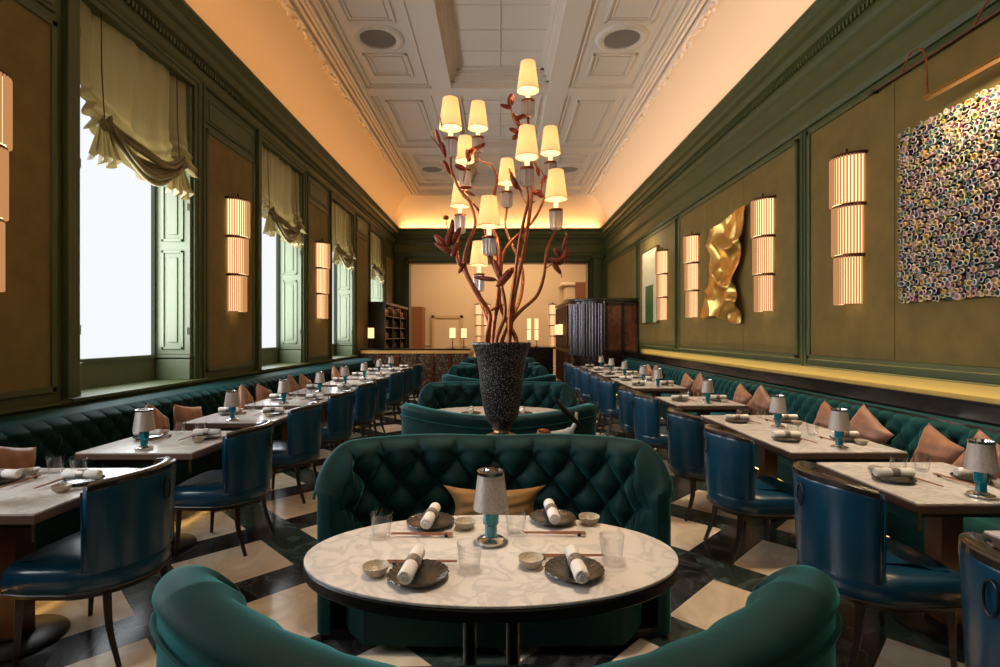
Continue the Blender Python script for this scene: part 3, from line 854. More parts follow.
# ------------------------------------------------------------------ tables
def mk_oval():
    r = empty('oval_table'); a, b = .640, .366
    def ring(s, z, aa, bb): return [(aa*cos(2*pi*i/72), bb*sin(2*pi*i/72)) for i in range(72)]
    MB().prism(ring(0, 0, a-.001, b-.001), .742, .752).build('marble_top', 'marble', r, bevel=.002)
    MB().prism(ring(0, 0, a, b), .702, .7415).build('table_edge', 'blackmetal', r, bevel=.006)
    for sx in (-1, 1):
        MB().lathe([(.024, .012), (.024, .70)], 16, (sx*.075, 0, 0)).build('column', 'blackmetal', r)
    MB().lathe([(.0, 0), (.24, 0), (.24, .01), (.20, .016), (0, .018)], 40, sx=1.1, sy=.9).build('base_plate', 'blackmetal', r)
    return r
po = Proto(mk_oval)
for k in range(4):
    po.place((-.03, 1.81+3.25*k, 0), 0, ('oval white marble table with dark edge in the foreground booth', 'oval marble table between the sofas of the second booth',
      'oval marble table hidden between the sofas of the third booth', 'oval marble table hidden between the sofas of the farthest booth')[k], 'table', 'oval booth tables')
def mk_table():
    r = empty('square_table'); h = .375
    MB().box(-h+.003, h-.003, -h+.003, h-.003, .722, .752).build('marble_top', 'marble', r, bevel=.002)
    MB().box(-h, h, -h, h, .706, .744).build('table_edge', 'tableedge', r, bevel=.003)
    MB().box(-.30, .30, -.30, .30, .665, .706).build('apron', 'wood', r)
    MB().box(.005, .115, -.055, .055, .03, .665).build('column', 'mahog', r, bevel=.004)
    MB().lathe([(0, 0), (.212, 0), (.212, .012), (.20, .022), (.08, .03), (.08, .04), (0, .04)], 40, (.06, 0, 0)).build('base_plate', 'blackmetal', r)
    for sy in (-1, 1): MB().box(-.345, -.335, sy*.335, sy*.345, .62, .706).build('bag_hook', 'brass', r)
    return r
M['tableedge'] = P('table_edge_wood', (.13, .075, .05), .35)
pt = Proto(mk_table)
# ------------------------------------------------------------------ chair
def mk_chair():
    r = empty('dining_chair'); Rr = .2925; cy = -.0075; am = R(68)
    # seat: D-shape
    def dshape(o):
        pts = []
        for i in range(25):
            a = -pi/2-R(80)+R(160)*i/24; pts.append(((Rr-.012+o)*cos(a), cy+(Rr-.012+o)*sin(a)))
        pts += [(.275+o, .12), (.262+o, .24+o), (.20, .275+o), (0, .285+o), (-.20, .275+o), (-.262-o, .24+o), (-.275-o, .12)]
        return pts
    m = MB(); rows = [(-.012, .345), (0, .36), (.004, .40), (0, .445), (-.015, .462), (-.05, .472), (-.14, .478)]
    k = len(dshape(0)); vs = []
    for o, z in rows: vs += [(x, y, z) for x, y in dshape(o)]
    fs = [(j*k+i, j*k+(i+1) % k, (j+1)*k+(i+1) % k, (j+1)*k+i) for j in range(len(rows)-1) for i in range(k)]
    fs += [tuple(range(k-1, -1, -1)), tuple((len(rows)-1)*k+i for i in range(k))]
    m.add(vs, fs).build('seat', 'leather', r, ang=1.2)
    MB().tube([(x, y, .352) for x, y in dshape(.004)]+[(dshape(.004)[0][0], dshape(.004)[0][1], .352)], .004, 5).build('piping', 'wood', r)
    MB().prism(dshape(-.025), .318, .348).build('seat_rail', 'wood', r)
    # barrel back
    n = 30; m = MB(); vs = []
    prof_ = []
    for i in range(n+1):
        a = -pi/2-am+2*am*i/n; e_ = min(i, n-i)/n; sq = sqrt(max(0, 1-(1-min(1, e_/.07))**2)); top = .85-.03*(1-min(1, e_/.35))**2
        ring = []
        for (o, z) in ((.0, .44), (.004, .55), (.010, .70), (.016, top-.03), (.012, top-.008), (.0, top), (-.035, top), (-.05, top-.01), (-.054, top-.04), (-.06, .65), (-.058, .52), (-.05, .44)):
            o2 = -.02+(o+.02)*sq if sq < 1 else o
            ring.append(((Rr+o2)*cos(a), cy+(Rr+o2)*sin(a), z))
        vs += ring
    kk = 12
    fs = [(i*kk+j, i*kk+(j+1) % kk, (i+1)*kk+(j+1) % kk, (i+1)*kk+j) for i in range(n) for j in range(kk)]+[tuple(range(kk)), tuple(n*kk+j for j in range(kk-1, -1, -1))]
    m.add(vs, fs).build('backrest', 'leather', r, ang=1.2)
    # dark leather cap along the top
    m = MB(); vs = []; n2 = 24
    for i in range(n2+1):
        a = -pi/2-am*.93+2*am*.93*i/n2; e_ = min(i, n2-i)/n2; top = .85-.03*(1-min(1, (e_*.93+.035)/.35))**2
        for (o, z) in ((.016, top-.018), (.014, top+.004), (-.0, top+.013), (-.034, top+.013), (-.052, top+.002), (-.055, top-.018)):
            vs.append(((Rr+o)*cos(a), cy+(Rr+o)*sin(a), z))
    fs = [(i*6+j, i*6+(j+1) % 6, (i+1)*6+(j+1) % 6, (i+1)*6+j) for i in range(n2) for j in range(6)]+[tuple(range(6)), tuple(n2*6+j for j in range(5, -1, -1))]
    m.add(vs, fs).build('top_cap', 'darkleather', r, ang=.9)
    # oval ring pull on the back
    y_ = cy-Rr-.022
    ring = [(.024*cos(2*pi*i/20), y_-.002, .745+.052*sin(2*pi*i/20)) for i in range(21)]
    MB().tube(ring, .0045, 6, False).build('ring_pull', 'blackmetal', r)
    # seams
    for sx in (-1, 1):
        a = -pi/2+sx*am*.985
        MB().tube([((Rr+.004)*cos(a), cy+(Rr+.004)*sin(a), .45), ((Rr+.012)*cos(a), cy+(Rr+.012)*sin(a), .70), ((Rr+.014)*cos(a), cy+(Rr+.014)*sin(a), .81)], .005, 5).build('seam_piping', 'leather', r)
    def leg(p0, p1, p2):
        return MB().tube(spline([p0, p1, p2], 4), [.023-.010*i/8 for i in range(9)], 4)
    for sx in (-1, 1):
        leg((sx*.21, .21, .33), (sx*.212, .215, .17), (sx*.215, .225, 0)).build('leg', 'wood', r, ang=.5)
        leg((sx*.19, -.17, .33), (sx*.20, -.19, .17), (sx*.215, -.245, 0)).build('leg', 'wood', r, ang=.5)
    return r
pc = Proto(mk_chair)
# ------------------------------------------------------------------ table ware
def mk_napkin():   # along local y, centred, origin on bottom
    r = empty('rolled_napkin'); m = MB(); L_ = .19; rad = .023
    m.tube([(0, -L_/2, rad), (0, -L_/2+.008, rad), (0, -.04, rad), (0, .04, rad), (0, L_/2-.008, rad), (0, L_/2, rad)], [.019, rad, rad*.98, rad*.98, rad, .019], 16)
    m.build('linen_roll', 'linen', r)
    sp_ = [((.003+.0022*t)*cos(t*1.1), -L_/2-.001, rad+(.003+.0022*t)*sin(t*1.1)) for t in range(8)]
    MB().tube(sp_, .0022, 5).build('rolled_end', 'linen', r)
    MB().tube([(0, -.018, rad), (0, .018, rad)], [rad+.0025]*2, 18).build('napkin_ring', 'ring', r)
    return r
def mk_plate():
    r = empty('side_plate')
    m = MB(); m.lathe([(.0, .004), (.045, .004), (.070, .010), (.092, .020), (.094, .017), (.072, .004), (.05, 0), (0, 0)], 96, flute=.022, nfl=24)
    m.build('fluted_dish', 'plate', r); return r
def mk_bowl():
    m = MB().lathe([(.0, .006), (.02, .008), (.034, .02), (.040, .032), (.042, .032), (.037, .016), (.024, .002), (.022, 0), (0, 0)], 28)
    return m.build('small_bowl', 'bowl')
def mk_glass():
    m = MB().lathe([(0, .010), (.030, .011), (.0355, .05), (.040, .092), (.0415, .092), (.037, .05), (.0315, .004), (.029, 0), (0, 0)], 28)
    return m.build('tumbler', 'glass')
def mk_chop():   # along local x
    r = empty('chopsticks')
    for q in (-.004, .004):
        MB().tube([(-.115, q*1.0, .014), (.115, q*1.6, .012)], [.0022, .004], 6).build('stick', 'chop', r)
    MB().ell((.09, 0, .0085), .0085, (0, 1, 0), .013, 8, 6).build('rest', 'blackmetal', r)
    return r
def mk_lamp():
    r = empty('table_lamp')
    MB().lathe([(0, 0), (.048, 0), (.052, .004), (.052, .012), (.046, .016), (.03, .018), (.024, .024), (0, .024)], 32).build('base', 'chrome', r)
    MB().lathe([(.0215, .022), (.0215, .064), (.028, .070), (.028, .130), (.012, .132)], 24, flute=.03, nfl=8).build('stem', 'teal', r)
    sh = MB().lathe([(.064, .124), (.047, .256), (.0455, .256), (.0625, .124), (.064, .124)], 40, caps=False).build('shade', 'mesh_shade', r)
    MB().lathe([(.047, .248), (.050, .249), (.050, .261), (.045, .261), (.043, .249), (.047, .248)], 32, caps=False).build('rim', 'chrome', r)
    MB().lathe([(.012, .118), (.012, .22), (0, .225)], 10).build('lamp_tube', 'white', r)
    return r
pnk, ppl, pbw, pgl, pch, plm = (Proto(f) for f in (mk_napkin, mk_plate, mk_bowl, mk_glass, mk_chop, mk_lamp))
TZ = .7525
def setting(x, y, d, where, full=True, side=''):
    """x,y plate centre; d=+1 diner sits on -y side ; for side tables pass rotation"""
# main table
def item(p, name, x, y, rz, what, cat, grp, z=TZ): return p.place((x, y, z), rz, what, cat, grp)
main = [('front left', (-.2526, 1.61), (-.272, 1.61, R(-4)), (-.39, 1.63), (-.097, 1.66), (-.255, 1.70, R(180)), (-.02)),
        ('front right', (.234, 1.64), (.237, 1.615, R(2)), (.10, 1.69), (.37, 1.72), (.235, 1.745, R(180)), 0),
        ('rear left', (-.275, 2.06), (-.271, 2.04, R(-4)), (-.136, 2.02), (-.44, 1.93), (-.29, 1.935, 0), 0),
        ('rear right', (.212, 2.10), (.208, 2.09, R(2)), (.354, 2.07), (.06, 1.96), (.205, 1.945, 0), 0)]
for nm, pl0, nk, bw, gl, ch, _ in main:
    item(ppl, '', pl0[0], pl0[1], .1, 'dark fluted plate, %s of the foreground oval table' % nm, 'plate', 'fluted side plates')
    item(pnk, '', nk[0], nk[1], nk[2], 'white rolled napkin, %s of the foreground oval table' % nm, 'napkin', 'rolled napkins', TZ+.0215)
    item(pbw, '', bw[0], bw[1], 0, 'small speckled bowl, %s of the foreground oval table' % nm, 'bowl', 'small speckled bowls')
    item(pgl, '', gl[0], gl[1], 0, 'clear tumbler at the %s setting of the foreground oval table' % nm, 'glass', 'clear tumblers')
    item(pch, '', ch[0], ch[1], ch[2], 'pair of wooden chopsticks, %s of the foreground oval table' % nm, 'chopsticks', 'chopsticks on rests')
item(plm, '', -.033, 1.885, 0, 'silver-shaded teal-stemmed lamp in the centre of the foreground oval table', 'table lamp', 'cordless table lamps')
for sx, nm in ((-1, 'left'), (1, 'right')):   # second booth: what shows past the urn
    item(ppl, '', -.03+sx*.24, 4.86, .1, 'dark fluted plate, %s side of the second booth table' % nm, 'plate', 'fluted side plates')
    item(pnk, '', -.03+sx*.24, 4.86, 0, 'white rolled napkin, %s side of the second booth table' % nm, 'napkin', 'rolled napkins', TZ+.0215)
# side rows
def side_row(sx, ys, rowname, nchair):
    out = []
    for k, yc in enumerate(ys):
        w_ = '%s table of the %s row' % (ORD[k+nchair], rowname)
        pt.place((sx*2.235 if sx > 0 else -2.33, yc, 0), 0 if sx > 0 else pi, 'square marble-topped table, %s in the %s row' % (ORD[k+nchair], rowname), 'table', 'square tables along the walls')
        X = 2.235 if sx > 0 else 2.33; yf = yc-.375
        item(plm, '', sx*(X+.0), yf+.10, k*.3, 'teal-stemmed lamp with silver shade, %s' % w_, 'table lamp', 'cordless table lamps')
        for off, nm in ((-.21, 'chair side'), (.21, 'bench side')):
            xx = sx*(X+off); j = random.uniform(-.015, .015); py = yf+(.46 if sx < 0 else .36)+j
            item(ppl, '', xx, py, .2, 'dark fluted plate, %s, %s' % (nm, w_), 'plate', 'fluted side plates')
            item(pnk, '', xx, py, pi/2*(1 if off < 0 else -1)*sx+random.uniform(-.1, .1), 'white rolled napkin, %s, %s' % (nm, w_), 'napkin', 'rolled napkins', TZ+.0215)
            if yc < 9.7:
                sg = -1 if sx < 0 else 1
                item(pbw, '', xx+.02, py+(-.15 if off < 0 else .14)*(1 if sx < 0 else -1), 0, 'small speckled bowl, %s, %s' % (nm, w_), 'bowl', 'small speckled bowls')
                item(pgl, '', sx*(X+off*.42), py+(.13 if off < 0 else .18), 0, 'clear tumbler, %s, %s' % (nm, w_), 'glass', 'clear tumblers')
            if yc < 6.5:
                item(pch, '', sx*(X+off*.42), py-.03, pi/2+.06, 'pair of chopsticks, %s, %s' % (nm, w_), 'chopsticks', 'chopsticks on rests')
LT = [2.56, 3.68, 4.80, 5.88, 7.0, 8.1, 9.2, 10.3, 11.4]
RT = [1.63, 2.69, 3.70, 4.455, 5.87, 7.63, 8.39, 9.6, 10.7, 11.75]
side_row(-1, LT, 'left', 0)
side_row(1, RT, 'right', 0)
LC = [(-1.66, 2.57, 0), (-1.66, 3.74, 0), (-1.67, 4.83, 0), (-1.66, 5.87, 0), (-1.66, 6.95, 0), (-1.66, 7.6, 0), (-1.64, 8.85, 0), (-1.66, 9.9, 0), (-1.66, 11.0, 0)]
for k, (x, y, a) in enumerate(LC):
    pc.place((x-.31, y, 0), pi/2+a, 'blue leather barrel-back chair, %s chair of the left row' % ORD[k], 'chair', 'blue leather dining chairs')
RC = [(1.43, 1.50, 0), (1.44, 2.47, 0), (1.43, 3.58, 0), (1.43, 4.40, 0), (1.45, 5.62, 0), (1.43, 6.25, 0), (1.43, 7.55, 0), (1.43, 8.30, 0), (1.43, 9.35, 0), (1.43, 10.4, 0), (1.43, 11.6, 0)]
for k, (x, y, a) in enumerate(RC):
    pc.place((x+.31, y, 0), -pi/2+a, 'blue leather barrel-back chair, %s chair of the right row' % ORD[k], 'chair', 'blue leather dining chairs')
# ------------------------------------------------------------------ pillows
def mk_pillow(mat, w=.35, h=.35, th=.06, pinch=1.0):
    m = MB()
    for sg in (1, -1):
        def fn(u, v, sg=sg):
            a, b = 2*u-1, 2*v-1
            k = 1-.10*pinch*(1-a*a); l = 1-.10*pinch*(1-b*b)
            t = max(0, (1-a**4))*max(0, (1-b**4))
            wr = 1+.06*sin(9*a+4*b)+.05*sin(13*b-5*a)
            return (a*w/2*l, sg*th*t**.55*wr, h/2+b*h/2*k)
        m.grid(fn, 22, 22)
    return m.build('scatter_pillow', mat, ang=2)
pp = Proto(lambda: mk_pillow('pillow'))
def pillow(x, y, rz, lab, roll=0, tilt=0, z=.468, sc=1):
    o = pp.place((x, y, z), rz, lab, 'pillow', 'peach scatter pillows')
    o.rotation_euler = (tilt, roll, rz); o.scale = (sc, sc, sc); return o
# on the right banquette: pillows lean back, standing on a corner; rz turns their face to the tables
def corner_pillow(sx, y, k, lab, roll=.78, turn=0):
    o = pp.place((sx*2.80, y, .475), 0, lab, 'pillow', 'peach scatter pillows')
    # stand on one edge, rolled a bit
    from mathutils import Euler, Matrix
    Mx = Matrix.Rotation(sx*(-pi/2)+turn, 4, 'Z') @ Matrix.Rotation(-.16, 4, 'X') @ Matrix.Rotation(roll, 4, 'Y')
    o.rotation_euler = Mx.to_euler()
    # lift so that lowest point touches the seat
    lo = min((Mx @ v.co).z for v in o.data.vertices); o.location.z = .474-lo
    hi = max(((Mx @ v.co).x*sx) for v in o.data.vertices); o.location.x = sx*(2.945-hi)
    cy_ = sum((Mx @ v.co).y for v in o.data.vertices)/len(o.data.vertices); o.location.y = y-cy_
    return o
R_p = [(3.02, .5, .35), (3.42, .3, -.1), (4.08, .6, .2), (4.55, .35, .0), (5.70, .6, .2), (6.18, .35, .0), (7.5, .6, 0), (7.98, .3, .1), (9.6, .5, 0), (10.1, .4, .1)]
for k, (y, rl, tn) in enumerate(R_p):
    corner_pillow(1, y, k, 'peach satin pillow, %s along the right tufted banquette' % ORD[k], rl, tn)
L_p = [(3.02, .3, 0), (4.32, .55, .2), (4.78, .2, -.1), (5.85, .6, .2), (6.33, .35, 0), (7.2, .6, .1), (7.68, .4, 0), (9.1, .6, .1), (9.6, .4, 0)]
for k, (y, rl, tn) in enumerate(L_p):
    corner_pillow(-1, y, k, 'peach satin pillow, %s along the left window banquette' % ORD[k], rl, tn)
gp = mk_pillow('goldpillow', .56, .24, .06, 2.6); gp.name = 'lumbar_pillow'; gp.location = (-.03, 2.74, .465); gp.rotation_euler = (-.2, 0, 0)
tag(gp, 'ochre lumbar pillow with pointed corners on the sofa behind the table lamp', 'pillow')
for sx, nm in ((-1, 'left'), (1, 'right')):
    b_ = MB().ell((0, 0, .172), .17, (0, 1, 0), .14, 20, 12).build('round_bolster', 'velvet3'); b_.location = (sx*2.80, 3.80 if sx > 0 else 3.50, .468); b_.scale = (.7, .7, .7)
    tag(b_, 'dark green velvet round cushion on the %s banquette' % nm, 'cushion')
# ------------------------------------------------------------------ urn on its console and the branch lamp
UX, UY = .01, 3.60
cs = thing('console_table', 'dark console table behind the tufted sofa carrying the speckled urn', 'console table', (.12, UY, 0))
MB().box(-.55, .55, -.13, .13, .735, .775).build('tabletop', 'ledge', cs, bevel=.004)
MB().box(-.50, .50, -.11, .11, .08, .735).build('cabinet_body', 'wood', cs, bevel=.01)
MB().box(-.50, .50, -.14, .14, 0, .08).build('plinth', 'blackmetal', cs)
u = thing('urn', 'tall black speckled urn with flared rim holding the branching lamp', 'urn', (UX, UY, .775))
MB().lathe([(0, .09), (.065, .09), (.085, .115), (.112, .16), (.130, .24), (.148, .36), (.155, .44), (.160, .50), (.17, .56), (.20, .65), (.207, .66), (.205, .673), (.19, .673), (.15, .56), (.14, .50), (0, .45)], 48).build('body', 'vase', u)
MB().lathe([(.0, 0), (.138, 0), (.14, .012), (.11, .03), (.08, .04), (.055, .055), (.05, .07), (.066, .075), (.066, .09), (0, .09)], 40).build('foot', 'brass2', u) if 'brass2' in M else MB().lathe([(.0, 0), (.138, 0), (.14, .012), (.11, .03), (.08, .04), (.055, .055), (.05, .07), (.066, .075), (.066, .09), (0, .09)], 40).build('foot', P('worn_brass', (.28, .17, .09), .3, metal=.9), u)
for sx in (-1, 1):
    rg = [(sx*(.158+.018*0)+.0, -.0+.035*cos(2*pi*i/18), .52+.045*sin(2*pi*i/18)) for i in range(19)]
    rg = [(sx*(.172+.012*sin(2*pi*i/18)), .03*cos(2*pi*i/18), .50+.042*sin(2*pi*i/18)) for i in range(19)]
    MB().tube(rg, .006, 6, False).build('ring_handle', 'blackmetal', u)
def w3(px, py, D): return ((px-500)/520*D, D, EYE+(334-py)/520*D)
BL = thing('branch_lamp', 'branching copper lamp with small lit cream shades rising from the urn', 'lamp', (0, 0, 0))
BD = 3.62
# (px, shade bottom y, shade px width, crystal bottom y, stem waypoints in picture positions measured on the photo)
LM = [(528, 91.4, 22.5, 118, [(529, 135), (531, 160), (532, 190), (530, 212), (526, 238), (521, 265), (514, 300)]),
      (450.6, 129, 23.5, 158, [(451.5, 171), (459, 189), (468, 200), (474, 215), (475, 227), (468.6, 242), (464.6, 258), (467, 274), (479, 296), (490, 316)]),
      (478, 129, 20.5, 153, [(479, 161), (491, 166), (497, 178), (494, 197), (492, 225), (499, 247), (499, 285)]),
      (465, 162, 19.5, 187, [(463, 196), (473, 204), (480, 214), (487, 236), (496, 262), (499, 300)]),
      (527, 158, 24, 187, [(528, 202), (524, 220), (519, 245), (515, 276), (510, 312)]),
      (550.5, 154, 20.5, 178, [(545, 197), (537, 215), (528, 227), (513, 240), (503, 254), (501, 270), (500, 305)]),
      (507, 184, 19, 208, [(505.5, 227), (512, 245), (520, 262), (523, 278), (520, 300), (511, 320)]),
      (556, 200, 23, 230, [(548, 247), (546, 256), (544, 276), (537, 296), (521, 311), (511, 325)]),
      (489, 227, 23.5, 256, [(494, 268), (502, 288), (505, 315)]),
      (460, 207, 19, 234, [(457, 246), (459, 262), (469, 282), (481, 305), (489, 325)]),
      (479, 266, 19, 292, [(482, 302), (487, 318)])]
for k, (px, yb, wpx, cyb, way) in enumerate(LM):
    D = 520*.163/wpx; x, y, z = w3(px, yb, D); zc = EYE+(334-cyb)/520*D
    lampg = MB().lathe([(.080, z), (.053, z+.205), (.0515, z+.205), (.0785, z), (.080, z)], 32, (x, y, 0), caps=False).build('lamp_shade', 'shade', BL)
    MB().lathe([(.0802, z), (.0820, z+.003), (.0798, z+.006)], 32, (x, y, 0), caps=False).build('shade_binding', 'brass', lampg)
    MB().lathe([(.016, z-.07), (.016, z+.05), (0, z+.055)], 12, (x, y, 0)).build('candle_tube', 'candle', BL)
    point('bulb', (x, y, z+.10), (1, .62, .30), 6.0, .025)
    ct = z-.075
    MB().lathe([(0, ct-.012), (.042, ct-.012), (.05, ct-.004), (.05, ct+.004), (.03, ct+.010), (0, ct+.012)], 24, (x, y, 0)).build('cup', 'copper', BL)
    MB().lathe([(0, zc+.005), (.03, zc), (.043, zc+.012), (.046, ct-.014), (0, ct-.012)], 40, (x, y, 0), flute=.10, nfl=10).build('crystal_drum', 'crystal', BL, ang=.3)
    n = len(way)+1
    pts = [(x, y, zc)]
    for q, (wx, wy) in enumerate(way):
        f = (q+1)/n; Dq = D+(BD-D)*f**.8; pts.append(w3(wx, wy, Dq))
    bx_ = UX+.105*max(-1, min(1, (px-505)/45)); pts.append((bx_, UY+(D-BD)*.12, 1.455)); pts.append((UX+(bx_-UX)*.5, UY, 1.32))
    sp2 = spline(pts, 6); nn = len(sp2)
    MB().tube(sp2, [.0085+.0075*(i/nn) for i in range(nn)], 8).build('branch', 'copper', BL, ang=2)
# seed pods and leaves on twigs (px, py, D, dx, dz, len, rad)
pods = [(441, 122, 3.45, -.2, 1, .05, .004), (443, 150, 3.45, .3, -1, .06, .020), (436, 143, 3.45, -.6, .8, .07, .005), (447, 168, 3.45, .5, -1, .05, .017), (438, 137, 3.45, -.3, 1, .05, .012),
        (474, 150, 3.7, 1, .5, .05, .020), (468, 156, 3.7, -.2, 1, .05, .018), (480, 147, 3.7, 1, .7, .05, .016), (461, 168, 3.7, 1, -.3, .05, .02), (466, 188, 3.7, 1, .1, .05, .012), (470, 194, 3.7, 1, -.5, .045, .012),
        (511, 100, 3.75, .15, 1, .055, .026), (506, 107, 3.75, -1, .25, .045, .017), (522, 117, 3.75, 1, .5, .06, .018), (515, 119, 3.75, -.5, 1, .05, .018), (514, 131, 3.75, -1, .3, .04, .018), (516, 137, 3.75, .8, .7, .04, .017), (518, 124, 3.75, .3, -1, .05, .015),
        (446, 218, 3.9, 0, 1, .02, .022), (440, 241, 3.6, -.8, .9, .06, .022), (449, 238, 3.6, .2, 1, .07, .024), (456, 236, 3.6, .6, 1, .07, .022), (446, 250, 3.6, -.9, .4, .06, .022), (455, 250, 3.6, .4, 1, .06, .022), (459, 262, 3.6, -.4, .8, .05, .017), (462, 268, 3.6, .6, 1, .05, .014), (441, 247, 3.6, -1, .6, .06, .016), (452, 228, 3.6, .1, 1, .06, .018),
        (485, 279, 3.4, -1, .15, .085, .016), (507, 276, 3.4, .8, .9, .07, .028), (497, 268, 3.4, -.4, 1, .07, .018), (502, 283, 3.4, 1, .6, .05, .015),
        (523, 228, 3.8, .1, 1, .05, .012), (525, 236, 3.8, .3, 1, .04, .010), (497, 308, 3.45, 1, .5, .05, .01), (514, 182, 3.5, -.5, 1, .06, .020), (511, 173, 3.5, -.5, 1, .04, .008), (519, 188, 3.5, -.6, 1, .04, .008),
        (535, 163, 3.7, -.4, 1, .04, .012), (538, 172, 3.7, .2, -1, .04, .014), (544, 180, 3.7, -.6, -1, .04, .015), (537, 193, 3.7, -1, -.2, .035, .020), (541, 196, 3.7, 1, -.3, .03, .016),
        (529, 212, 3.8, 0, 1, .06, .008), (531, 204, 3.8, .7, .4, .04, .007), (563, 259, 3.5, .8, .8, .06, .026), (557, 269, 3.5, .7, -1, .05, .018), (558, 254, 3.5, -.6, .8, .05, .018), (565, 243, 3.5, .25, 1, .06, .014), (555, 261, 3.5, -1, .3, .05, .016), (566, 254, 3.5, .4, 1, .05, .02)]
for (px, py, D, dx, dz, L_, rd) in pods:
    c_ = w3(px, py, D); ax = (dx, .35*sin(px), dz)
    MB().ell(c_, rd, ax, L_, 8, 8).build('seed_pod', 'pod', BL)
twigs = [[(452, 176), (446, 166), (443, 150), (437, 138), (433, 131)], [(463, 182), (466, 170), (468, 160), (474, 152), (482, 145)], [(528, 125), (519, 124), (513, 118), (511, 106), (510, 98)], [(519, 125), (516, 131), (513, 133)],
         [(462, 272), (458, 260), (452, 248), (449, 234), (446, 222)], [(457, 256), (447, 248), (438, 239)], [(502, 288), (497, 274), (490, 262), (488, 257)], [(503, 286), (494, 280), (478, 278)], [(544, 270), (553, 264), (561, 258), (568, 250)], [(556, 263), (560, 272), (562, 278)],
         [(545, 200), (541, 190), (544, 178), (539, 168), (533, 160)], [(526, 204), (520, 192), (514, 180), (509, 172)], [(563, 256), (566, 243), (566, 232)], [(525, 250), (523, 236), (523, 222)], [(502, 288), (509, 278), (513, 270)]]
for tw in twigs:
    D = 3.6
    MB().tube(spline([w3(a, b, D) for a, b in tw], 5), .0045, 6).build('twig', 'copper', BL)
# sculpture beside the urn
sc = thing('horn_sculpture', 'white curved stem sculpture with a long dark horn blade right of the urn', 'sculpture', (.47, 3.60, .775))
MB().tube(spline([(-.12, 0, .045), (-.06, 0, .045), (.01, 0, .055), (.05, 0, .11), (.06, 0, .19)], 5), [.012+.018*min(1, i/10) if i < 12 else .030-.001*i for i in range(21)], 10).build('stem', 'white', sc)
MB().lathe([(0, 0), (.05, 0), (.05, .012), (.02, .02), (.018, .05), (0, .05)], 20, (-.02, 0, 0)).build('base', 'blackmetal', sc)
MB().ell((-.17, 0, .045), .034, (1, 0, .1), .05, 12, 8).build('knot', 'copper', sc)
MB().tube(spline([(-.09, 0, .29), (-.05, 0, .235), (.01, 0, .17), (.07, 0, .11), (.115, 0, .05)], 5), [.006+.016*sin(pi*i/20) for i in range(21)], 10).build('horn', 'blackmetal', sc)
# ------------------------------------------------------------------ bar, back bar, dark cabinet
BY = 12.8
b = thing('bar_counter', 'bar counter with mosaic front and brass edge with added glow at the room end', 'bar counter', (0, 0, 0))
x0, x1 = -3.42, -.78
MB().box(x0, x1, BY, BY+.6, .10, 1.02).box(x1-.6, x1, BY+.5, BY+2.6, .10, 1.02).build('bar_front', 'mosaic', b)
MB().box(x0, x1+.06, BY-.06, BY+.66, 1.10, 1.14).box(x1-.66, x1+.06, BY+.5, BY+2.66, 1.10, 1.14).build('worktop', 'ledge', b)
MB().box(x0, x1+.03, BY-.03, BY+.6, 1.02, 1.10).box(x1-.6, x1+.03, BY+.5, BY+2.63, 1.02, 1.10).build('brass_edge', P('gold_edge_added_glow', (.75, .42, .14), .35, metal=.7, emis=(1, .45, .12), estr=.12), b)  # weak emission imitates warm light falling on the brass edge
MB().box(x0, x1-.02, BY+.02, BY+.6, 0, .10).build('plinth', 'blackmetal', b)
for k in range(7):
    xx = x0+.05+(x1-x0-.1)*k/6
    MB().box(xx-.04, xx+.04, BY-.025, BY, .10, 1.02).build('rib', 'burl', b)
c = thing('back_bar_cabinet', 'dark wooden shelved cabinet of bottles behind the bar counter', 'cabinet', (0, 0, 0))
CX0, CX1, CY0, CY1 = -3.48, -3.04, 13.75, 16.9
MB().box(CX0, CX1, CY0, CY0+.05, 0, 2.28).box(CX0, CX1, CY1-.05, CY1, 0, 2.28).box(CX0, CX0+.03, CY0, CY1, 0, 2.28).box(CX0, CX1, CY0, CY1, 0, 1.05).box(CX0, CX1, CY0+1.0, CY0+1.04, 1.05, 2.28).box(CX0, CX1, CY0+2.1, CY0+2.14, 1.05, 2.28).build('cabinet_body', 'wood', c)
MB().box(CX0, CX1+.05, CY0-.05, CY1+.05, 2.28, 2.35).build('cornice_cap', 'wood', c)
for zz in (1.35, 1.66, 1.97): MB().box(CX0+.03, CX1-.02, CY0+.05, CY1-.05, zz, zz+.02).build('shelf', 'mahog', c)
area('cabinet_light', (-3.12, 15.3, 2.26), (0, 0, 0), .08, 2.6, (1, .45, .18), 5)
def mk_bot(): return MB().lathe([(0, 0), (.036, 0), (.038, .01), (.038, .15), (.012, .19), (.012, .245), (0, .25)], 12).build('bottle', 'bottle')
def mk_bot2(): return MB().lathe([(0, 0), (.04, 0), (.042, .12), (.03, .16), (.014, .18), (.014, .22), (0, .22)], 12).build('bottle', 'amber')
b1, b2 = Proto(mk_bot), Proto(mk_bot2)
for zz, nm in ((1.052, 'bottom'), (1.372, 'second'), (1.682, 'third'), (1.992, 'top')):
    for k, dy_ in enumerate((.20, .42, .64, .86, 1.20, 1.42, 1.66, 1.90, 2.30, 2.54, 2.78, 2.98)):
        yy = CY0+dy_
        (b1 if (k*7+int(zz*10)) % 3 else b2).place((CX1-.12, yy, zz), 0, ('dark' if (k*7+int(zz*10)) % 3 else 'amber')+' bottles on the %s shelf of the back bar cabinet' % nm, 'bottle', ('dark' if (k*7+int(zz*10)) % 3 else 'amber')+' bottles, %s back bar shelf' % nm)
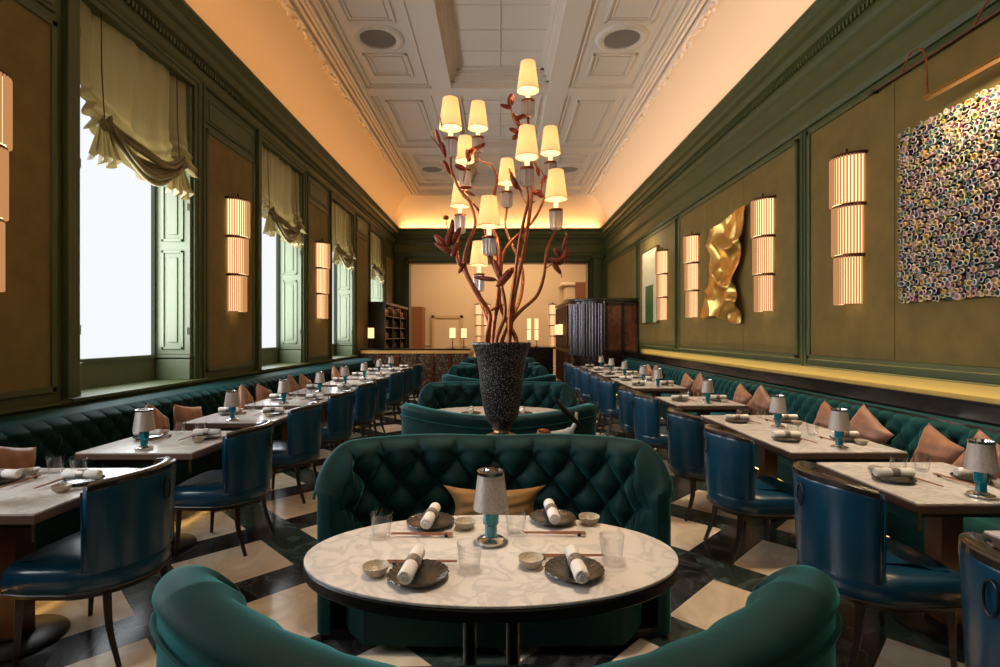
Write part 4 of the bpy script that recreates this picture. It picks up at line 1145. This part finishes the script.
# cylindrical lamps
def mk_cyl(tiers=1, hh=.26, rad=.075, stem=.25):
    r = empty('cylinder_lamp')
    MB().lathe([(0, 0), (.07, 0), (.07, .015), (.012, .02), (.012, stem), (0, stem)], 16).build('stand', 'bronze', r)
    z = stem
    for t_ in range(tiers):
        MB().lathe([(0, z), (rad, z), (rad, z+hh), (0, z+hh)], 20).build('lit_cylinder', 'core2', r)
        MB().lathe([(rad+.006, z-.012), (rad+.006, z+.004), (0, z+.004)], 20).build('band', 'bronze', r)
        z += hh+.015
    return r
M['core2'] = EM('warm_lamp_glass', (1, .62, .28), 1.7)
p1 = Proto(lambda: mk_cyl()); p2 = Proto(lambda: mk_cyl(2, .36, .065, .22))
p1.place((-1.20, BY+.35, 1.14), 0, 'lit cylinder lamp standing on the bar, right end, front', 'lamp', 'cylinder lamps on the bar')
p1.place((-.98, BY+1.3, 1.14), 0, 'lit cylinder lamp standing on the bar, right end, behind', 'lamp', 'cylinder lamps on the bar')
p1.place((-3.22, 12.98, 1.14), 0, 'lit cylinder lamp at the left end of the bar', 'lamp', 'cylinder lamps on the bar')
# dark lacquer cabinet room-divider on the right
d = thing('lacquer_screen', 'dark lacquered curved cabinet with silver speckled corner, right room end', 'cabinet', (0, 0, 0))
Hc = 2.33; DY = 13.05
pts = [(3.46, DY), (2.75, DY)]
ar = []
for i in range(17):
    a = pi/2*i/16; ar.append((2.60-.75*sin(a), DY+.02+.85*(1-cos(a))))
body = [(3.46, DY), (2.62, DY)]+ar+[(1.85, 16.9), (3.46, 16.9)]
MB().prism(body, .0, Hc).build('carcass', 'lacquer', d)
def off(pts, o): return pts
cm = MB().prism([(x+(-.06 if x < 2.5 else 0), y-(.06 if y < 14 else 0)) for x, y in body], Hc, Hc+.07); cm.build('cornice_cap', 'wood', d, bevel=.01)
sv = MB()
for i in range(16):
    (xa, ya), (xb, yb_) = ar[i], ar[i+1]
    a = pi/2*(i+.5)/16; nx, ny = -sin(a), -cos(a)
    vs = []
    for q in range(7):
        f = q/6; bul = .012+(.03 if i % 4 in (1, 2) else .015)*sin(pi*f)
        vs += [(xa+(xb-xa)*f+nx*bul, ya+(yb_-ya)*f+ny*bul, .95), (xa+(xb-xa)*f+nx*bul, ya+(yb_-ya)*f+ny*bul, Hc-.06)]
    if i % 4 == 0 or True: sv.add(vs, [(2*q, 2*q+2, 2*q+3, 2*q+1) for q in range(6)])
sv.build('silver_curved_panel', 'silverlacquer', d)
for k, (xa, xb) in enumerate(((2.70, 3.04), (3.12, 3.42))):
    MB().box(xa, xb, DY-.025, DY, 1.08, 2.22).build('door_panel', 'burl', d, bevel=.008)
    m = MB()
    for q in ((xa-.03, xa, 1.03, 2.27), (xb, xb+.03, 1.03, 2.27)): m.box(q[0], q[1], DY-.04, DY, q[2], q[3])
    m.box(xa-.03, xb+.03, DY-.04, DY, 1.03, 1.08); m.box(xa-.03, xb+.03, DY-.04, DY, 2.22, 2.27); m.build('door_frame', 'wood', d)
for k in range(9):
    MB().box(1.80, 1.85, 14.1+k*.33, 14.1+k*.33+.06, .12, Hc-.05).build('slat', 'mahog', d)
MB().box(1.79, 1.855, 13.95, 16.9, 1.0, 1.08).build('gold_rail', 'brass', d)
# small lamps on the screen's side
p3 = Proto(lambda: mk_cyl(1, .30, .06, .05))
for k, yy in enumerate((14.6, 15.6)):
    p3.place((1.70, yy, 1.4215), 0, 'small lit lamp on the slatted side of the lacquered cabinet, %s' % ('nearer', 'farther')[k], 'lamp', 'lamps on the cabinet side')
    MB().box(1.62, 1.85, yy-.06, yy+.06, 1.405, 1.42).build('lamp_bracket', 'bronze', d)
# ------------------------------------------------------------------ room beyond the opening
bw = MB().box(-5, 5, YB, YB+.2, 0, 6.4)
wb = struct(bw.build('wall_far', 'cream'))
struct(MB().box(-5, -4.8, YE+.3, YB, 0, 6.4).build('wall_far_left', 'cream'))
struct(MB().box(4.8, 5, YE+.3, YB, 0, 6.4).build('wall_far_right', 'cream'))
MB().box(-4.3, -3.45, YB-.9, YB, 0, 2.7).build('partition', 'brownwall', wb)
m = MB(); 
dx0, dx1 = -3.15, -1.70
m.box(dx0, dx1, YB-.05, YB, 0, 2.35); panel_y = YB-.08
for q in ((dx0-.0, dx0+.14, 0, 2.35), (dx1-.14, dx1, 0, 2.35), (dx0, dx1, 2.21, 2.35)): m.box(q[0], q[1], YB-.12, YB-.05, q[2], q[3])
m.build('door_panel', P('door_frame_paint', (.50, .38, .22), .6), wb, bevel=.01)
MB().box(dx0+.14, dx1-.14, YB-.07, YB-.05, 0, 2.21).build('door_leaf', 'cream', wb)
MB().box(3.05, 3.9, YB-1.0, YB, 0, 3.0).box(2.7, 3.9, YB-1.2, YB, 3.6, 3.75).box(2.9, 3.9, YB-1.1, YB, 3.0, 3.6).build('pilaster', 'cream', wb, bevel=.05)
MB().box(3.3, 4.2, YB-1.3, YB-1.02, 0, 3.75).build('brown_panel', 'brownwall', wb)
MB().box(-5, 5, YB-.06, YB, .95, 1.02).build('dado_rail', 'cream', wb)
def mk_s4():
    return mk_sconce(4, 'tall_wall_sconce')
p4 = Proto(mk_s4)
for k, (xx) in enumerate((-.98, -.62, 2.42)):
    o = p4.place((xx, YB-.01, .92), -pi/2, 'tall tiered wall lamp in the far room, %s' % ('left one behind the branches', 'second one behind the branches', 'right of the urn')[k], 'wall lamp', 'tall tiered wall lamps in the far room')
    o.scale = (1, 1, 1.33)
hs = thing('host_stand', 'dark host desk with lamps in the far room beside the cabinet', 'desk', (1.02, 17.6, 0))
MB().box(-.75, .75, -.3, .3, 0.08, 1.0).build('desk_body', 'lacquer', hs); MB().box(-.8, .8, -.34, .34, 1.0, 1.06).build('desk_top', 'ledge', hs); MB().box(-.7, .7, -.27, .27, 0, .08).build('plinth', 'blackmetal', hs)
p2.place((.98, 17.55, 1.06), 0, 'two-tier lit lamp on the host desk, left one', 'lamp', 'two-tier lamps on the host desk')
p2.place((1.24, 17.68, 1.06), 0, 'two-tier lit lamp on the host desk, right one', 'lamp', 'two-tier lamps on the host desk')
# ------------------------------------------------------------------ lights
area('cove_light_left', (-3.34, 6.7, 4.88), (pi, R(28), 0), .06, 20.0, (1, .48, .17), 92, R(130))
area('cove_light_right', (3.34, 6.7, 4.88), (pi, R(-28), 0), .06, 20.0, (1, .65, .43), 126, R(130))
area('cove_light_back', (0, YE-.16, 4.88), (pi-R(28), 0, 0), 6.6, .06, (1, .55, .22), 50, R(130))
area('far_room_light', (0, 20.8, 5.6), (0, 0, 0), 6, 4, (1, .66, .36), 420)
for k, (a, b_) in enumerate(WINS):
    area('daylight', (-WX-RD+.09, (a+b_)/2, 2.3), (0, R(-90), 0), 1.9, b_-a-.15, (.92, .96, 1), 72)
area('rear_fill_light', (0, Y0+.3, 3.4), (R(90), 0, 0), 5, 3, (1, .93, .85), 22)  # unseen fill added behind the camera; the wall there has no window
for k, (x, y, p_) in enumerate(((0, 1.9, 6.5), (2.3, 2.6, 7), (2.3, 4.2, 8), (2.2, 6.2, 8), (2.2, 8.2, 8), (2.2, 10.2, 8), (0, 4.6, 3), (-2.3, 8.5, 4), (-2.3, 10.8, 5))):
    area('downlight', (x, y, 5.9), (0, 0, 0), .12, .12, (1, .80, .58), p_, R(34))
w_ = bpy.data.worlds.new('world'); S.world = w_; w_.use_nodes = True
w_.node_tree.nodes['Background'].inputs[0].default_value = (.5, .6, .8, 1); w_.node_tree.nodes['Background'].inputs[1].default_value = .3
S.view_settings.view_transform = 'Standard'; S.view_settings.look = 'None'; S.view_settings.gamma = 1; S.view_settings.use_curve_mapping = False
S.view_settings.exposure = 0
S.cycles.max_bounces = 7; S.cycles.transparent_max_bounces = 12; S.cycles.caustics_reflective = False; S.cycles.caustics_refractive = False
S.cycles.sample_clamp_indirect = 4
